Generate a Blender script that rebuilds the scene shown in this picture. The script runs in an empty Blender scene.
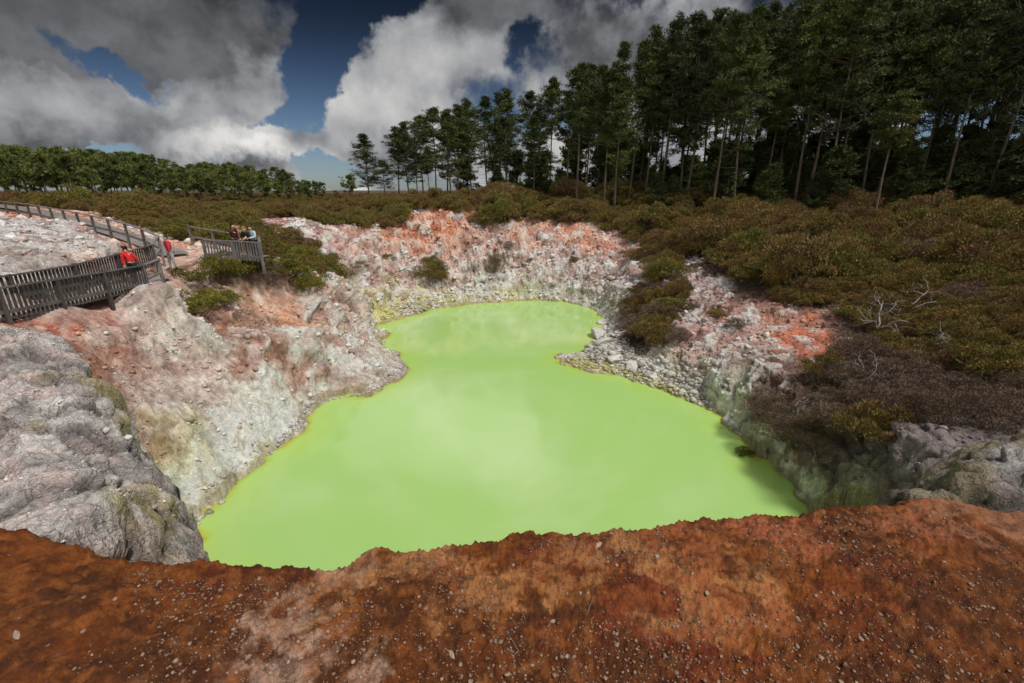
import bpy, math, random
import numpy as np
from mathutils import Vector, Matrix

random.seed(7)
RNG = np.random.default_rng(7)
R = math.radians
scene = bpy.context.scene
COL = scene.collection

# ------------------------------------------------------------------ camera
F = 455.1
CAMZ = 10.0
PITCH = R(18.4)
CP, SP = math.cos(PITCH), math.sin(PITCH)

def ray(px, py):
    xc = (px - 512.0) / F
    yc = (341.5 - py) / F
    return np.array([xc, CP + yc * SP, -SP + yc * CP])

def at(px, py, t):
    d = ray(px, py) * t
    return (d[0], d[1], d[2] + CAMZ)

def att(px, t, z):
    """point in photo column px, at camera depth t and height z"""
    return ((px - 512.0) / F * t, (t + (z - CAMZ) * SP) / CP, z)

def at_z(px, py, z):
    d = ray(px, py)
    return at(px, py, (z - CAMZ) / d[2])

def project(x, y, z):
    dz = z - CAMZ
    dep = y * CP - dz * SP
    up = y * SP + dz * CP
    dep = np.where(np.abs(dep) < 1e-3, 1e-3, dep)
    px = 512 + F * x / dep
    py = 341.5 - F * up / dep
    return px, py, dep

cam_data = bpy.data.cameras.new('camera')
cam_data.lens = 16.0
cam_data.sensor_width = 36.0
cam_data.clip_start = 0.05
cam_data.clip_end = 6000
cam = bpy.data.objects.new('camera', cam_data)
cam.location = (0, 0, CAMZ)
cam.rotation_euler = (math.pi / 2 - PITCH, 0, 0)
COL.objects.link(cam)
scene.camera = cam

# ------------------------------------------------------------------ numpy noise
U32 = np.uint32
def _hash(ix, iy, iz, seed):
    h = ix * U32(374761393) + iy * U32(668265263) + iz * U32(2147483647) + U32((seed * 974634777) & 0xffffffff)
    h = (h ^ (h >> U32(13))) * U32(1274126177)
    return h ^ (h >> U32(16))

_G = RNG.normal(size=(256, 3)); _G = (_G / np.linalg.norm(_G, axis=1, keepdims=True) * 1.1).astype(np.float32)

def perlin(p, seed=0):
    p = p.astype(np.float32)
    pf = np.floor(p)
    pi = pf.astype(np.int32).astype(U32)
    f = p - pf
    u = f * f * f * (f * (f * 6 - 15) + 10)
    out = 0
    fx, fy, fz = f[:, 0], f[:, 1], f[:, 2]
    for dx in (0, 1):
        wx = u[:, 0] if dx else 1 - u[:, 0]
        hx = pi[:, 0] + U32(dx)
        for dy in (0, 1):
            wxy = wx * (u[:, 1] if dy else 1 - u[:, 1])
            hy = pi[:, 1] + U32(dy)
            for dz in (0, 1):
                w = wxy * (u[:, 2] if dz else 1 - u[:, 2])
                g = _G[_hash(hx, hy, pi[:, 2] + U32(dz), seed) & U32(255)]
                out = out + w * (g[:, 0] * (fx - dx) + g[:, 1] * (fy - dy) + g[:, 2] * (fz - dz))
    return out

def fbm(p, octv=4, gain=0.5, seed=0):
    a, s, o = 1.0, 0.0, 0.0
    q = np.array(p, dtype=float)
    for i in range(octv):
        s = s + a * perlin(q, seed + i)
        a *= gain
        q = q * 2.03 + 11.7
    return s

def ridged(p, octv=4, gain=0.5, seed=0):
    a, s = 1.0, 0.0
    q = np.array(p, dtype=float)
    for i in range(octv):
        s = s + a * (0.35 - np.abs(perlin(q, seed + i)))
        a *= gain
        q = q * 2.1 + 5.3
    return s

def worley(p, seed=0):
    """returns F1, F2 and a random value of the nearest cell"""
    p = p.astype(np.float32)
    pi = np.floor(p).astype(np.int32)
    fr = p - pi
    n = len(p)
    f1 = np.full(n, 9.0, np.float32); f2 = np.full(n, 9.0, np.float32); rv = np.zeros(n, np.float32)
    for dx in (-1, 0, 1):
        for dy in (-1, 0, 1):
            for dz in (-1, 0, 1):
                h = _hash((pi[:, 0] + dx).astype(U32), (pi[:, 1] + dy).astype(U32), (pi[:, 2] + dz).astype(U32), seed)
                k = np.float32(1 / 1023)
                qx = (h & U32(1023)) * k - fr[:, 0] + dx
                qy = ((h >> U32(10)) & U32(1023)) * k - fr[:, 1] + dy
                qz = ((h >> U32(20)) & U32(1023)) * k - fr[:, 2] + dz
                d = qx * qx + qy * qy + qz * qz
                c = d < f1
                f2 = np.where(c, f1, np.minimum(f2, d))
                rv = np.where(c, ((h >> U32(5)) & U32(255)) * np.float32(1 / 255), rv)
                f1 = np.where(c, d, f1)
    return np.sqrt(f1), np.sqrt(f2), rv

def sstep(a, b, x):
    t = np.clip((x - a) / (b - a), 0, 1)
    return t * t * (3 - 2 * t)

def poly_sdf(X, Y, poly):
    """signed distance to a closed polygon, negative inside"""
    P = np.array(poly, dtype=float)
    d2 = np.full(X.shape, 1e18)
    inside = np.zeros(X.shape, dtype=bool)
    n = len(P)
    for i in range(n):
        ax, ay = P[i]; bx, by = P[(i + 1) % n]
        ex, ey = bx - ax, by - ay
        L = ex * ex + ey * ey + 1e-12
        t = np.clip(((X - ax) * ex + (Y - ay) * ey) / L, 0, 1)
        dx, dy = X - (ax + t * ex), Y - (ay + t * ey)
        d2 = np.minimum(d2, dx * dx + dy * dy)
        c = (ay > Y) != (by > Y)
        if abs(by - ay) > 1e-12:
            xi = ax + (Y - ay) / (by - ay) * ex
            inside ^= c & (X < xi)
    d = np.sqrt(d2)
    return np.where(inside, -d, d)

# ------------------------------------------------------------------ tagging helpers
def tag(o, label=None, cat=None, group=None, kind=None):
    if label: o['label'] = label
    if cat: o['category'] = cat
    if group: o['group'] = group
    if kind: o['kind'] = kind
    return o

def empty(name, loc=(0, 0, 0), rz=0.0):
    o = bpy.data.objects.new(name, None)
    o.empty_display_size = 0.2
    o.location = loc
    o.rotation_euler = (0, 0, rz)
    COL.objects.link(o)
    return o

def np_mesh(name, V, Fc, mat=None, smooth=False):
    """V (n,3); Fc (m,3) or (m,4) int array or list of such arrays"""
    me = bpy.data.meshes.new(name)
    arrs = Fc if isinstance(Fc, list) else [Fc]
    arrs = [np.asarray(a, dtype=np.int32) for a in arrs if len(a)]
    V = np.asarray(V, dtype=np.float32)
    me.vertices.add(len(V))
    me.vertices.foreach_set('co', V.ravel())
    loops = np.concatenate([a.ravel() for a in arrs])
    tot = np.concatenate([np.full(len(a), a.shape[1], dtype=np.int32) for a in arrs])
    start = np.concatenate([[0], np.cumsum(tot)[:-1]]).astype(np.int32)
    me.loops.add(len(loops))
    me.loops.foreach_set('vertex_index', loops)
    me.polygons.add(len(tot))
    me.polygons.foreach_set('loop_start', start)
    me.polygons.foreach_set('loop_total', tot)
    me.update(calc_edges=True)
    if smooth:
        me.polygons.foreach_set('use_smooth', np.ones(len(tot), dtype=bool))
    me.validate()
    if mat: me.materials.append(mat)
    return me

def link(name, me, parent=None, loc=None):
    o = bpy.data.objects.new(name, me)
    COL.objects.link(o)
    if parent: o.parent = parent
    if loc is not None: o.location = loc
    return o

class MB:
    """collects boxes and tubes into one mesh"""
    def __init__(s): s.v = []; s.f = []
    def box(s, c, size, rz=0.0, bev=0.0):
        hx, hy, hz = [a / 2 for a in size]
        cs, sn = math.cos(rz), math.sin(rz)
        n = len(s.v)
        for z in (-hz, hz):
            for x, y in ((-hx, -hy), (hx, -hy), (hx, hy), (-hx, hy)):
                s.v.append((c[0] + x * cs - y * sn, c[1] + x * sn + y * cs, c[2] + z))
        for q in ((0, 3, 2, 1), (4, 5, 6, 7), (0, 1, 5, 4), (1, 2, 6, 5), (2, 3, 7, 6), (3, 0, 4, 7)):
            s.f.append(tuple(n + i for i in q))
    def bar(s, a, b, w, h):
        """rectangular bar from a to b; h is measured close to vertical"""
        a = Vector(a); b = Vector(b); d = (b - a).normalized()
        side = d.cross(Vector((0, 0, 1)))
        if side.length < 1e-4: side = Vector((1, 0, 0))
        side.normalize(); up = side.cross(d).normalized()
        n = len(s.v)
        for p in (a, b):
            for i, j in ((-1, -1), (1, -1), (1, 1), (-1, 1)):
                s.v.append(tuple(p + side * (i * w / 2) + up * (j * h / 2)))
        for q in ((0, 1, 2, 3), (7, 6, 5, 4), (0, 4, 5, 1), (1, 5, 6, 2), (2, 6, 7, 3), (3, 7, 4, 0)):
            s.f.append(tuple(n + i for i in q))
    def tube(s, pts, rad, seg=6):
        n0 = len(s.v)
        pts = [Vector(p) for p in pts]
        for i, p in enumerate(pts):
            d = (pts[min(i + 1, len(pts) - 1)] - pts[max(i - 1, 0)]).normalized()
            ref = Vector((0, 0, 1)) if abs(d.z) < 0.9 else Vector((1, 0, 0))
            u = d.cross(ref).normalized(); w = d.cross(u).normalized()
            r = rad[i] if isinstance(rad, (list, tuple)) else rad
            for k in range(seg):
                a = 2 * math.pi * k / seg
                s.v.append(tuple(p + (u * math.cos(a) + w * math.sin(a)) * r))
        for i in range(len(pts) - 1):
            for k in range(seg):
                a = n0 + i * seg + k; b = n0 + i * seg + (k + 1) % seg
                s.f.append((a, b, b + seg, a + seg))
        s.f.append(tuple(n0 + k for k in range(seg))[::-1])
        e = n0 + (len(pts) - 1) * seg
        s.f.append(tuple(e + k for k in range(seg)))
    def build(s, name, mat, parent=None, smooth=False, loc=None):
        me = bpy.data.meshes.new(name)
        me.from_pydata(s.v, [], s.f)
        me.update()
        if smooth:
            for p in me.polygons: p.use_smooth = True
        me.materials.append(mat)
        return link(name, me, parent, loc)

# ------------------------------------------------------------------ node helpers
class NT:
    def __init__(s, nt): s.nt = nt; s.n = nt.nodes; s.l = nt.links
    def new(s, typ, **kw):
        n = s.n.new(typ)
        for k, v in kw.items():
            setattr(n, k, v)
        return n
    def put(s, sock, v):
        if isinstance(v, bpy.types.NodeSocket): s.l.new(v, sock)
        elif v is not None:
            if isinstance(v, (tuple, list)) and len(v) == 3 and sock.type == 'RGBA': v = (*v, 1)
            sock.default_value = v
    def math(s, op, a, b=None, c=None, clamp=False):
        n = s.new('ShaderNodeMath', operation=op, use_clamp=clamp)
        s.put(n.inputs[0], a)
        if b is not None: s.put(n.inputs[1], b)
        if c is not None: s.put(n.inputs[2], c)
        return n.outputs[0]
    def vmath(s, op, a, b=None, scale=None):
        n = s.new('ShaderNodeVectorMath', operation=op)
        s.put(n.inputs[0], a)
        if b is not None: s.put(n.inputs[1], b)
        if scale is not None: s.put(n.inputs['Scale'], scale)
        return n.outputs['Value'] if op in ('LENGTH', 'DOT_PRODUCT') else n.outputs[0]
    def noise(s, vec, scale, detail=4, rough=0.55, dist=0.0, lac=2.0, typ=None, out='Fac'):
        n = s.new('ShaderNodeTexNoise')
        if typ: n.noise_type = typ
        s.put(n.inputs['Vector'], vec); s.put(n.inputs['Scale'], scale)
        s.put(n.inputs['Detail'], detail); s.put(n.inputs['Roughness'], rough)
        s.put(n.inputs['Distortion'], dist); s.put(n.inputs['Lacunarity'], lac)
        return n.outputs[out]
    def voronoi(s, vec, scale, feature='F1', out='Distance', rnd=1.0):
        n = s.new('ShaderNodeTexVoronoi', feature=feature)
        s.put(n.inputs['Vector'], vec); s.put(n.inputs['Scale'], scale); s.put(n.inputs['Randomness'], rnd)
        return n.outputs[out]
    def ramp(s, x, a, b, c=0.0, d=1.0, smooth=True):
        n = s.new('ShaderNodeMapRange', interpolation_type='SMOOTHSTEP' if smooth else 'LINEAR')
        s.put(n.inputs['Value'], x)
        for k, v in zip(('From Min', 'From Max', 'To Min', 'To Max'), (a, b, c, d)): s.put(n.inputs[k], v)
        return n.outputs[0]
    def mix(s, f, a, b, mode='MIX'):
        n = s.new('ShaderNodeMix', data_type='RGBA', blend_type=mode)
        s.put(n.inputs['Factor'], f); s.put(n.inputs[6], a); s.put(n.inputs[7], b)
        return n.outputs[2]
    def attr(s, name, out='Fac'):
        n = s.new('ShaderNodeAttribute', attribute_name=name)
        return n.outputs[out]
    def bump(s, h, strength=0.5, dist=0.05, normal=None):
        n = s.new('ShaderNodeBump')
        s.put(n.inputs['Height'], h); s.put(n.inputs['Strength'], strength); s.put(n.inputs['Distance'], dist)
        if normal is not None: s.put(n.inputs['Normal'], normal)
        return n.outputs[0]

def material(name):
    m = bpy.data.materials.new(name)
    m.use_nodes = True
    nt = NT(m.node_tree)
    bs = nt.n['Principled BSDF']
    return m, nt, bs

def srgb(r, g, b, k=1.0, cap=0.85):
    def f(c):
        c /= 255.0
        v = c / 12.92 if c <= 0.04045 else ((c + 0.055) / 1.055) ** 2.4
        return min(v * k, cap)
    return (f(r), f(g), f(b))
# ------------------------------------------------------------------ sky and sun
SUN_EL, SUN_AZ = R(61), R(124)     # azimuth from +Y (view direction), clockwise to the right; sun stands behind on the right
sun_dir = Vector((math.sin(SUN_AZ) * math.cos(SUN_EL), math.cos(SUN_AZ) * math.cos(SUN_EL), math.sin(SUN_EL)))
ld = bpy.data.lights.new('sun', 'SUN')
ld.energy = 2.9
ld.angle = R(9)
ld.color = (1.0, 0.95, 0.88)
sun = bpy.data.objects.new('sun', ld)
sun.rotation_euler = (-sun_dir).to_track_quat('-Z', 'Y').to_euler()
sun.location = sun_dir * 100
COL.objects.link(sun)

world = bpy.data.worlds.new('World')
scene.world = world
world.use_nodes = True
W = NT(world.node_tree)
for n in list(W.n): W.n.remove(n)
tc = W.new('ShaderNodeTexCoord').outputs['Generated']
sky = W.new('ShaderNodeTexSky', sky_type='NISHITA', sun_disc=False)
sky.sun_elevation = SUN_EL
sky.sun_rotation = SUN_AZ
sky.air_density = 1.0; sky.dust_density = 0.4; sky.ozone_density = 2.5
sep = W.new('ShaderNodeSeparateXYZ'); W.put(sep.inputs[0], tc)
dx, dy, dz = sep.outputs
yy = W.math('MAXIMUM', dy, 0.12)
comb = W.new('ShaderNodeCombineXYZ')
W.put(comb.inputs[0], W.math('DIVIDE', dx, yy)); W.put(comb.inputs[1], W.math('DIVIDE', dz, yy))
uv0 = comb.outputs[0]
# domain warp for billowy outlines
wn = W.noise(tc, 5.0, 6, 0.6, out='Color')
warp = W.vmath('SCALE', W.vmath('SUBTRACT', wn, (0.5, 0.5, 0.5)), scale=0.30)
uv = W.vmath('ADD', uv0, warp)

def uvof(px, py):
    d = ray(px, py)
    return d[0] / d[1], d[2] / d[1]

def blob(px, py, rx, ry, rot=0.0, vec=uv):
    """elliptic patch of sky, radii given in photo-pixel sizes turned to tangents"""
    u, v = uvof(px, py)
    k = 1 / 520.0
    mp = W.new('ShaderNodeMapping', vector_type='TEXTURE')
    mp.inputs['Location'].default_value = (u, v, 0)
    mp.inputs['Rotation'].default_value = (0, 0, R(rot))
    mp.inputs['Scale'].default_value = (rx * k, ry * k, 1)
    W.put(mp.inputs['Vector'], vec)
    # flatten z
    m2 = W.vmath('MULTIPLY', mp.outputs[0], (1, 1, 0))
    ln = W.vmath('LENGTH', m2)
    return W.ramp(ln, 0.0, 1.0, 1.0, 0.0)

fine = W.noise(tc, 3.6, 6, 0.52, 0.0)
# second evaluation shifted towards the light, for relief inside the clouds
tc2 = W.vmath('ADD', tc, (0.02, -0.03, 0.05))
fine2 = W.noise(tc2, 3.6, 6, 0.52, 0.0)
big = W.noise(tc, 9.0, 5, 0.55, 0.0)
puff = W.noise(tc, 15.0, 5, 0.6, 0.0)
cover = W.math('ADD', W.ramp(fine, 0.30, 0.70, -0.50, 0.50, smooth=False), W.math('MULTIPLY', W.math('SUBTRACT', puff, 0.5), 0.9))
def addw(acc, b, w): return W.math('MULTIPLY_ADD', b, w, acc)
cov = W.math('ADD', cover, 0.22)
# cloud banks
for args, w in (((170, 60, 230, 110, -10), 0.75), ((240, 138, 150, 48, 0), 1.5), ((40, 105, 170, 70, 0), 0.75),
                ((395, 95, 120, 80, 10), 0.95), ((470, 20, 110, 60, 0), 0.55), ((640, 35, 150, 60, 15), 0.6),
                ((338, 186, 34, 20, 0), 0.9), ((720, 110, 150, 90, 0), 0.5), ((620, 160, 320, 60, 0), 0.7), ((230, 150, 110, 26, 0), 0.8), ((425, -165, 230, 110, 10), 1.8), ((890, 140, 60, 60, 0), 0.8)):
    cov = addw(cov, blob(*args), w)
# blue gaps
for args, w in (((318, 40, 62, 100, -28), -1.9), ((262, 112, 85, 22, 14), -1.6), ((400, 8, 70, 34, 0), -0.9),
                ((110, 62, 95, 22, -22), -1.5), ((88, 150, 75, 18, 0), -1.8), ((322, 158, 46, 36, 0), -1.9),
                ((516, 50, 40, 22, 0), -0.6), ((1000, 110, 130, 110, 0), -1.1), ((640, -120, 120, 130, 0), -1.6), ((230, -90, 70, 60, 0), -1.2), ((860, 10, 90, 40, 0), -1.1),
                ((740, 60, 60, 40, 0), -0.5), ((270, 190, 60, 14, 0), -0.6), ((185, 112, 60, 10, 8), -0.5)):
    cov = addw(cov, blob(*args), w)
back = W.ramp(dy, 0.15, -0.35, 0.0, 0.55)
cov = W.math('ADD', cov, back)
alpha = W.ramp(cov, 0.04, 0.56)
# cloud brightness
relief = W.math('MULTIPLY', W.math('SUBTRACT', fine, fine2), 1.3)
br = W.math('ADD', relief, 0.27)
br = W.math('MULTIPLY_ADD', W.math('SUBTRACT', big, 0.5), 0.34, br)
br = W.math('MULTIPLY_ADD', W.math('SUBTRACT', puff, 0.5), 0.42, br)
for args, w in (((240, 138, 120, 32, 0), 0.68), ((380, 98, 100, 50, 0), 0.30), ((50, 92, 120, 36, 0), 0.2),
                ((338, 186, 50, 30, 0), 0.5), ((200, 90, 110, 35, 0), 0.10), ((420, 60, 70, 40, 0), 0.12), ((890, 140, 90, 80, 0), 0.3), ((640, 150, 260, 60, 0), 0.22), ((440, 150, 90, 40, 0), 0.15), ((425, -165, 240, 120, 10), 1.1)):
    br = addw(br, blob(*args), w)
for args, w in (((160, 5, 340, 75, 0), -0.38), ((10, 20, 120, 80, 0), -0.16), ((490, 5, 180, 50, 0), -0.16),
                ((640, 35, 200, 70, 0), -0.18), ((250, 166, 140, 16, 0), -0.12), ((60, 135, 150, 24, 0), -0.10),
                ((900, 40, 260, 110, 0), -0.2)):
    br = addw(br, blob(*args), w)
# thin rims catch the light, thick bellies do not
rim = W.ramp(cov, 0.2, 1.2, 1.15, 0.85)
br = W.math('MULTIPLY', br, rim)
br = W.math('SMOOTH_MAX', br, W.math('ADD', W.ramp(fine2, 0.35, 0.65, 0.03, 0.13), W.ramp(puff, 0.35, 0.65, -0.01, 0.05)), 0.05)
br = W.math('MAXIMUM', br, W.ramp(dy, 0.1, -0.3, 0.0, 0.60))  # unseen clouds behind the camera, brightened to add soft fill light
cl = W.mix(W.ramp(br, 0.05, 0.7), (0.92, 0.96, 1.04), (1.0, 0.985, 0.96))
clv = W.vmath('SCALE', cl, scale=br)
# blue of the sky: darker and deeper high up
elev = W.ramp(dz, 0.0, 0.32, 0.058, 0.0075)
skyc = W.vmath('MULTIPLY', W.vmath('SCALE', sky.outputs[0], scale=elev), (0.78, 0.90, 1.12))
final = W.mix(alpha, skyc, clv)
bg = W.new('ShaderNodeBackground'); W.put(bg.inputs[0], final); bg.inputs[1].default_value = 1.0
world.cycles.sampling_method = 'MANUAL'; world.cycles.sample_map_resolution = 512
ow = W.new('ShaderNodeOutputWorld'); W.l.new(bg.outputs[0], ow.inputs[0])

vs = scene.view_settings
vs.view_transform = 'Standard'; vs.look = 'None'; vs.exposure = 0.0; vs.gamma = 1.0; vs.use_curve_mapping = False

cy = scene.cycles
cy.max_bounces = 4; cy.diffuse_bounces = 2; cy.glossy_bounces = 2; cy.transmission_bounces = 2; cy.transparent_max_bounces = 4
cy.caustics_reflective = False; cy.caustics_refractive = False
cy.use_adaptive_sampling = True; cy.adaptive_threshold = 0.03
# ------------------------------------------------------------------ landforms
SH = 0.9   # scrub height taken off where the photo shows the top of the scrub
shore_px = [(183, 545), (190, 522), (215, 502), (232, 478), (268, 452), (300, 428), (306, 410), (330, 398), (372, 392),
            (400, 375), (404, 366), (396, 355), (380, 348), (384, 338), (376, 326), (400, 318), (430, 309), (470, 304), (520, 300),
            (565, 301), (596, 308), (607, 320), (602, 332), (592, 345), (586, 353), (562, 357), (559, 363),
            (590, 369), (625, 375), (655, 386), (690, 399), (712, 408), (730, 425), (752, 443), (775, 465),
            (800, 492), (812, 505)]
SHORE = [at_z(px, py, 0.0)[:2] for px, py in shore_px] + [(10.2, 10.5), (7.5, 8.8), (3.5, 7.4), (0, 6.8), (-4, 7.2), (-7.5, 8.6)]

# the boardwalk and paths on the left, as centre lines on the map (column, depth, height)
PATHLINE = [att(*g) for g in ((-150, 12.9, 6.15), (-60, 13.4, 6.15), (0, 14.4, 6.1), (60, 16.2, 6.05), (100, 17.9, 6.0), (135, 19.8, 6.02), (158, 21.3, 6.1), (178, 22.6, 6.22), (205, 24.2, 6.4), (240, 24.8, 6.42), (262, 24.7, 6.4))]
PATH2 = [att(*g) for g in ((178, 22.6, 6.22), (176, 24.8, 6.6), (152, 26.0, 6.95), (130, 27.8, 7.2), (93, 30.0, 7.7), (50, 33.8, 8.3), (0, 37, 8.75), (-80, 42, 9.0))]
cps = []
def bench(line, w):
    for (ax, ay, az), (bx, by, bz) in zip(line[:-1], line[1:]):
        L = math.hypot(bx - ax, by - ay); n_ = max(1, int(L / 1.6))
        nx_, ny_ = -(by - ay) / L, (bx - ax) / L
        for k in range(n_):
            f = k / n_
            for o_ in (-w, 0, w):
                cps.append((ax + (bx - ax) * f + nx_ * o_, ay + (by - ay) * f + ny_ * o_, az + (bz - az) * f - 0.05))
bench(PATHLINE, 0.85)
bench(PATH2, 0.8)
def C(px, py, t, s=0): 
    x, y, z = at(px, py, t); cps.append((x, y, z - (SH if s else 0)))
for c in [
    # left slope, paths
    (0,322,13.5),(70,308,15.5),(150,292,18),(168,284,19),(200,246,27),
    (15,217,33),(60,227,30),(120,240,26),(20,219,27),(60,224,26),(60,262,18),(100,252,21),(0,280,15.2),
    (0,240,20),(40,245,20),
    (170,238,31,1),(100,210,46,1),(100,205,70,1),(0,206,44,1),(0,200,70,1),(250,216,40,1),(300,222,38),(200,212,55,1),(200,207,80,1),(320,204,70,1),
    # peninsula and left inner slope
    (270,268,25.5),(200,300,22.5),(185,330,19.8),(300,285,27),(340,300,29),(300,330,24.6),(330,360,24.4),(370,350,26.5),
    (265,300,24.8),(230,290,24),(290,345,22.5),(350,335,27.5),
    (260,350,21),(220,380,18.5),(260,400,19.5),(160,350,18),(150,410,15),(200,440,15.5),(230,460,14.8),(180,490,13),
    (100,360,15.5),(50,340,14.5),(30,360,13),(120,450,12),(250,430,17.5),(280,410,20),(330,385,22.2),(360,375,24.3),
    # bay behind the peninsula and the far cliff
    (310,232,38),(350,226,42),(330,255,37),(345,280,37),(370,290,38),(385,302,39.5),(340,290,34),
    (340,222,44,1),(400,221,46),(440,212,47.5),(470,222,47.5),(500,222,48),(540,228,47.8),(570,226,48),(600,230,47.5),(630,240,46),(660,236,42,1),(700,250,37,1),
    (400,255,44),(400,285,41.5),(440,250,45.3),(440,280,43.5),(480,250,45.4),(480,282,44),(520,255,46),(520,285,44),(560,255,45.8),(560,283,43.5),
    (600,270,43.5),(600,290,41.5),(640,268,40),(630,300,36.5),
    # right inner slope
    (640,315,34),(650,350,28),(680,330,28),(700,300,30,0),(690,270,34),(720,340,25),(760,330,25),(760,300,27),(735,375,21.8),(780,400,19),
    (760,425,18.3),(820,350,21),(800,300,26),(830,440,15.5),(860,480,13),(900,470,12),(940,450,12),(900,400,15.5,1),(950,350,17.5,1),
    (1010,400,13,1),(1020,300,20,1),(900,300,22.5,1),(950,260,28,1),(800,250,34,1),(700,225,44,1),(800,225,42,1),(900,225,38,1),(1000,225,34,1),
    (570,197,62,1),(700,200,56,1),(800,200,52,1),(900,202,46,1),(1000,202,42,1),(450,203,65,1),(380,203,68,1),
    ]:
    C(*c)
cps += [(-60, 40, 8.5), (-45, 12, 7.5), (-28, 14, 6.8), (50, 20, 8.5), (40, 0, 7.5), (85, 60, 10), (70, 90, 10), (0, 95, 8.6), (-70, 95, 7.9), (-40, 110, 8.0),
        (-30, -5, 6.5), (0, -25, 6.5), (25, -10, 6.5), (-120, 60, 8.3), (120, 30, 9.5), (-100, 0, 8), (110, -20, 8), (0, -80, 7),
        (0, 1, 4.5), (-5, 4.5, 3.0), (-9, 3, 4.0), (5, 5, 3.2), (9, 6, 3.6), (-12, 8, 3.5), (12, 9, 3.0), (0, 5, 2.0), (16, 4, 5.5), (-16, 2, 5.5)]
# shoreline itself, sampled densely
sp = np.array(SHORE)
for i in range(len(sp)):
    a, b = sp[i], sp[(i + 1) % len(sp)]
    n = max(1, int(np.hypot(*(b - a)) / 1.3))
    for k in range(n):
        p = a + (b - a) * k / n
        cps.append((p[0], p[1], 0.0))
CPS = np.array(cps)
KC = 0.8
def _phi(d2): return np.sqrt(d2 + KC * KC)
D2 = ((CPS[:, None, :2] - CPS[None, :, :2]) ** 2).sum(-1)
n = len(CPS)
A = np.zeros((n + 1, n + 1)); A[:n, :n] = -_phi(D2) - 0.0 * np.eye(n); A[:n, :n] -= 0.10 * np.eye(n) * -1
A[:n, n] = 1; A[n, :n] = 1
rhs = np.zeros(n + 1); rhs[:n] = CPS[:, 2]
SOL = np.linalg.solve(A, rhs)
def rbf(X, Y, pts=CPS, sol=SOL, kc=KC):
    out = np.zeros(X.shape)
    xf, yf = X.ravel(), Y.ravel()
    o = np.empty(len(xf))
    for i in range(0, len(xf), 60000):
        d2 = (xf[i:i+60000, None] - pts[None, :, 0]) ** 2 + (yf[i:i+60000, None] - pts[None, :, 1]) ** 2
        o[i:i+60000] = -np.sqrt(d2 + kc * kc) @ sol[:-1] + sol[-1]
    return o.reshape(X.shape)
def rbf_fit(pts, kc=0.5):
    pts = np.array(pts, dtype=float)
    n = len(pts)
    d2 = ((pts[:, None, :2] - pts[None, :, :2]) ** 2).sum(-1)
    A = np.zeros((n + 1, n + 1)); A[:n, :n] = -np.sqrt(d2 + kc * kc); A[:n, n] = 1; A[n, :n] = 1
    r = np.zeros(n + 1); r[:n] = pts[:, 2]
    s = np.linalg.solve(A, r)
    return lambda X, Y: rbf(X, Y, pts, s, kc)

# red bank on which the camera stands
bank_px = [(-60, 505), (0, 517), (30, 521), (60, 534), (100, 543), (150, 552), (190, 556), (240, 564), (300, 561), (340, 560), (352, 556), (370, 545),
           (420, 535), (470, 527), (520, 524), (535, 528), (560, 527), (600, 520), (650, 513), (700, 508), (760, 504), (800, 504), (830, 501),
           (870, 494), (900, 490), (960, 494), (1024, 500), (1100, 505)]
BZ = 7.75
bank_edge = [at_z(px, py + 6, BZ - 0.06)[:2] for px, py in bank_px]
BANK = bank_edge + [(9, 0.5), (9, -12), (-9, -12), (-9, 1)]
# left grey outcrop (silhouette, then closed under the bank)
gs = [(-120, 318, 11), (-60, 322, 10), (0, 333, 9), (35, 338, 8.5), (65, 349, 8.0), (92, 375, 7.4), (115, 405, 6.9), (135, 440, 6.4), (152, 472, 6.0), (168, 512, 5.5), (176, 548, 5.0), (190, 580, 4.4)]
GRP = [at(*g) for g in gs]
GREY = [(p[0], p[1]) for p in GRP] + [(-2.2, 1.5), (-6, -3), (-20, -3), (-22, 5)]
gsurf = rbf_fit(GRP + [at(*g) for g in ((0, 420, 6), (0, 500, 4.5), (50, 450, 5.4), (100, 500, 4.6), (95, 440, 5.9), (150, 540, 4.2), (60, 400, 6.6), (20, 370, 7.4), (40, 520, 3.9), (0, 512, 3.95), (-60, 505, 4.4), (80, 532, 3.7), (120, 540, 3.6))] + [(-2, 1, 6.8), (-6, -1, 7), (-12, 0, 7), (-20, 4, 7.3)])
# right grey outcrop
rs = [(880, 500, 4.2), (915, 491, 4.7), (938, 479, 5.0), (960, 464, 5.2), (985, 447, 5.3), (1008, 433, 5.4), (1030, 428, 5.6), (1090, 420, 6.0), (1200, 410, 7.0)]
RSP = [at(*g) for g in rs]
ROCKR = [(p[0], p[1]) for p in RSP] + [(12, 1), (8, -1), (3.4, 1.8)]
rsurf = rbf_fit(RSP + [at(*g) for g in ((960, 492, 4.2), (1000, 480, 4.3), (1024, 460, 4.8), (1024, 495, 4.1))] + [(8, 0.5, 7.8), (12, 2, 7.9), (3.6, 2, 6.9)])

def line_dist(x, y, pts):
    d2 = np.full(np.shape(x), 1e9)
    for (ax, ay, _), (bx, by, _2) in zip(pts[:-1], pts[1:]):
        ex, ey = bx - ax, by - ay
        t = np.clip(((x - ax) * ex + (y - ay) * ey) / (ex * ex + ey * ey), 0, 1)
        d2 = np.minimum(d2, (x - ax - t * ex) ** 2 + (y - ay - t * ey) ** 2)
    return np.sqrt(d2)

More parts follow.
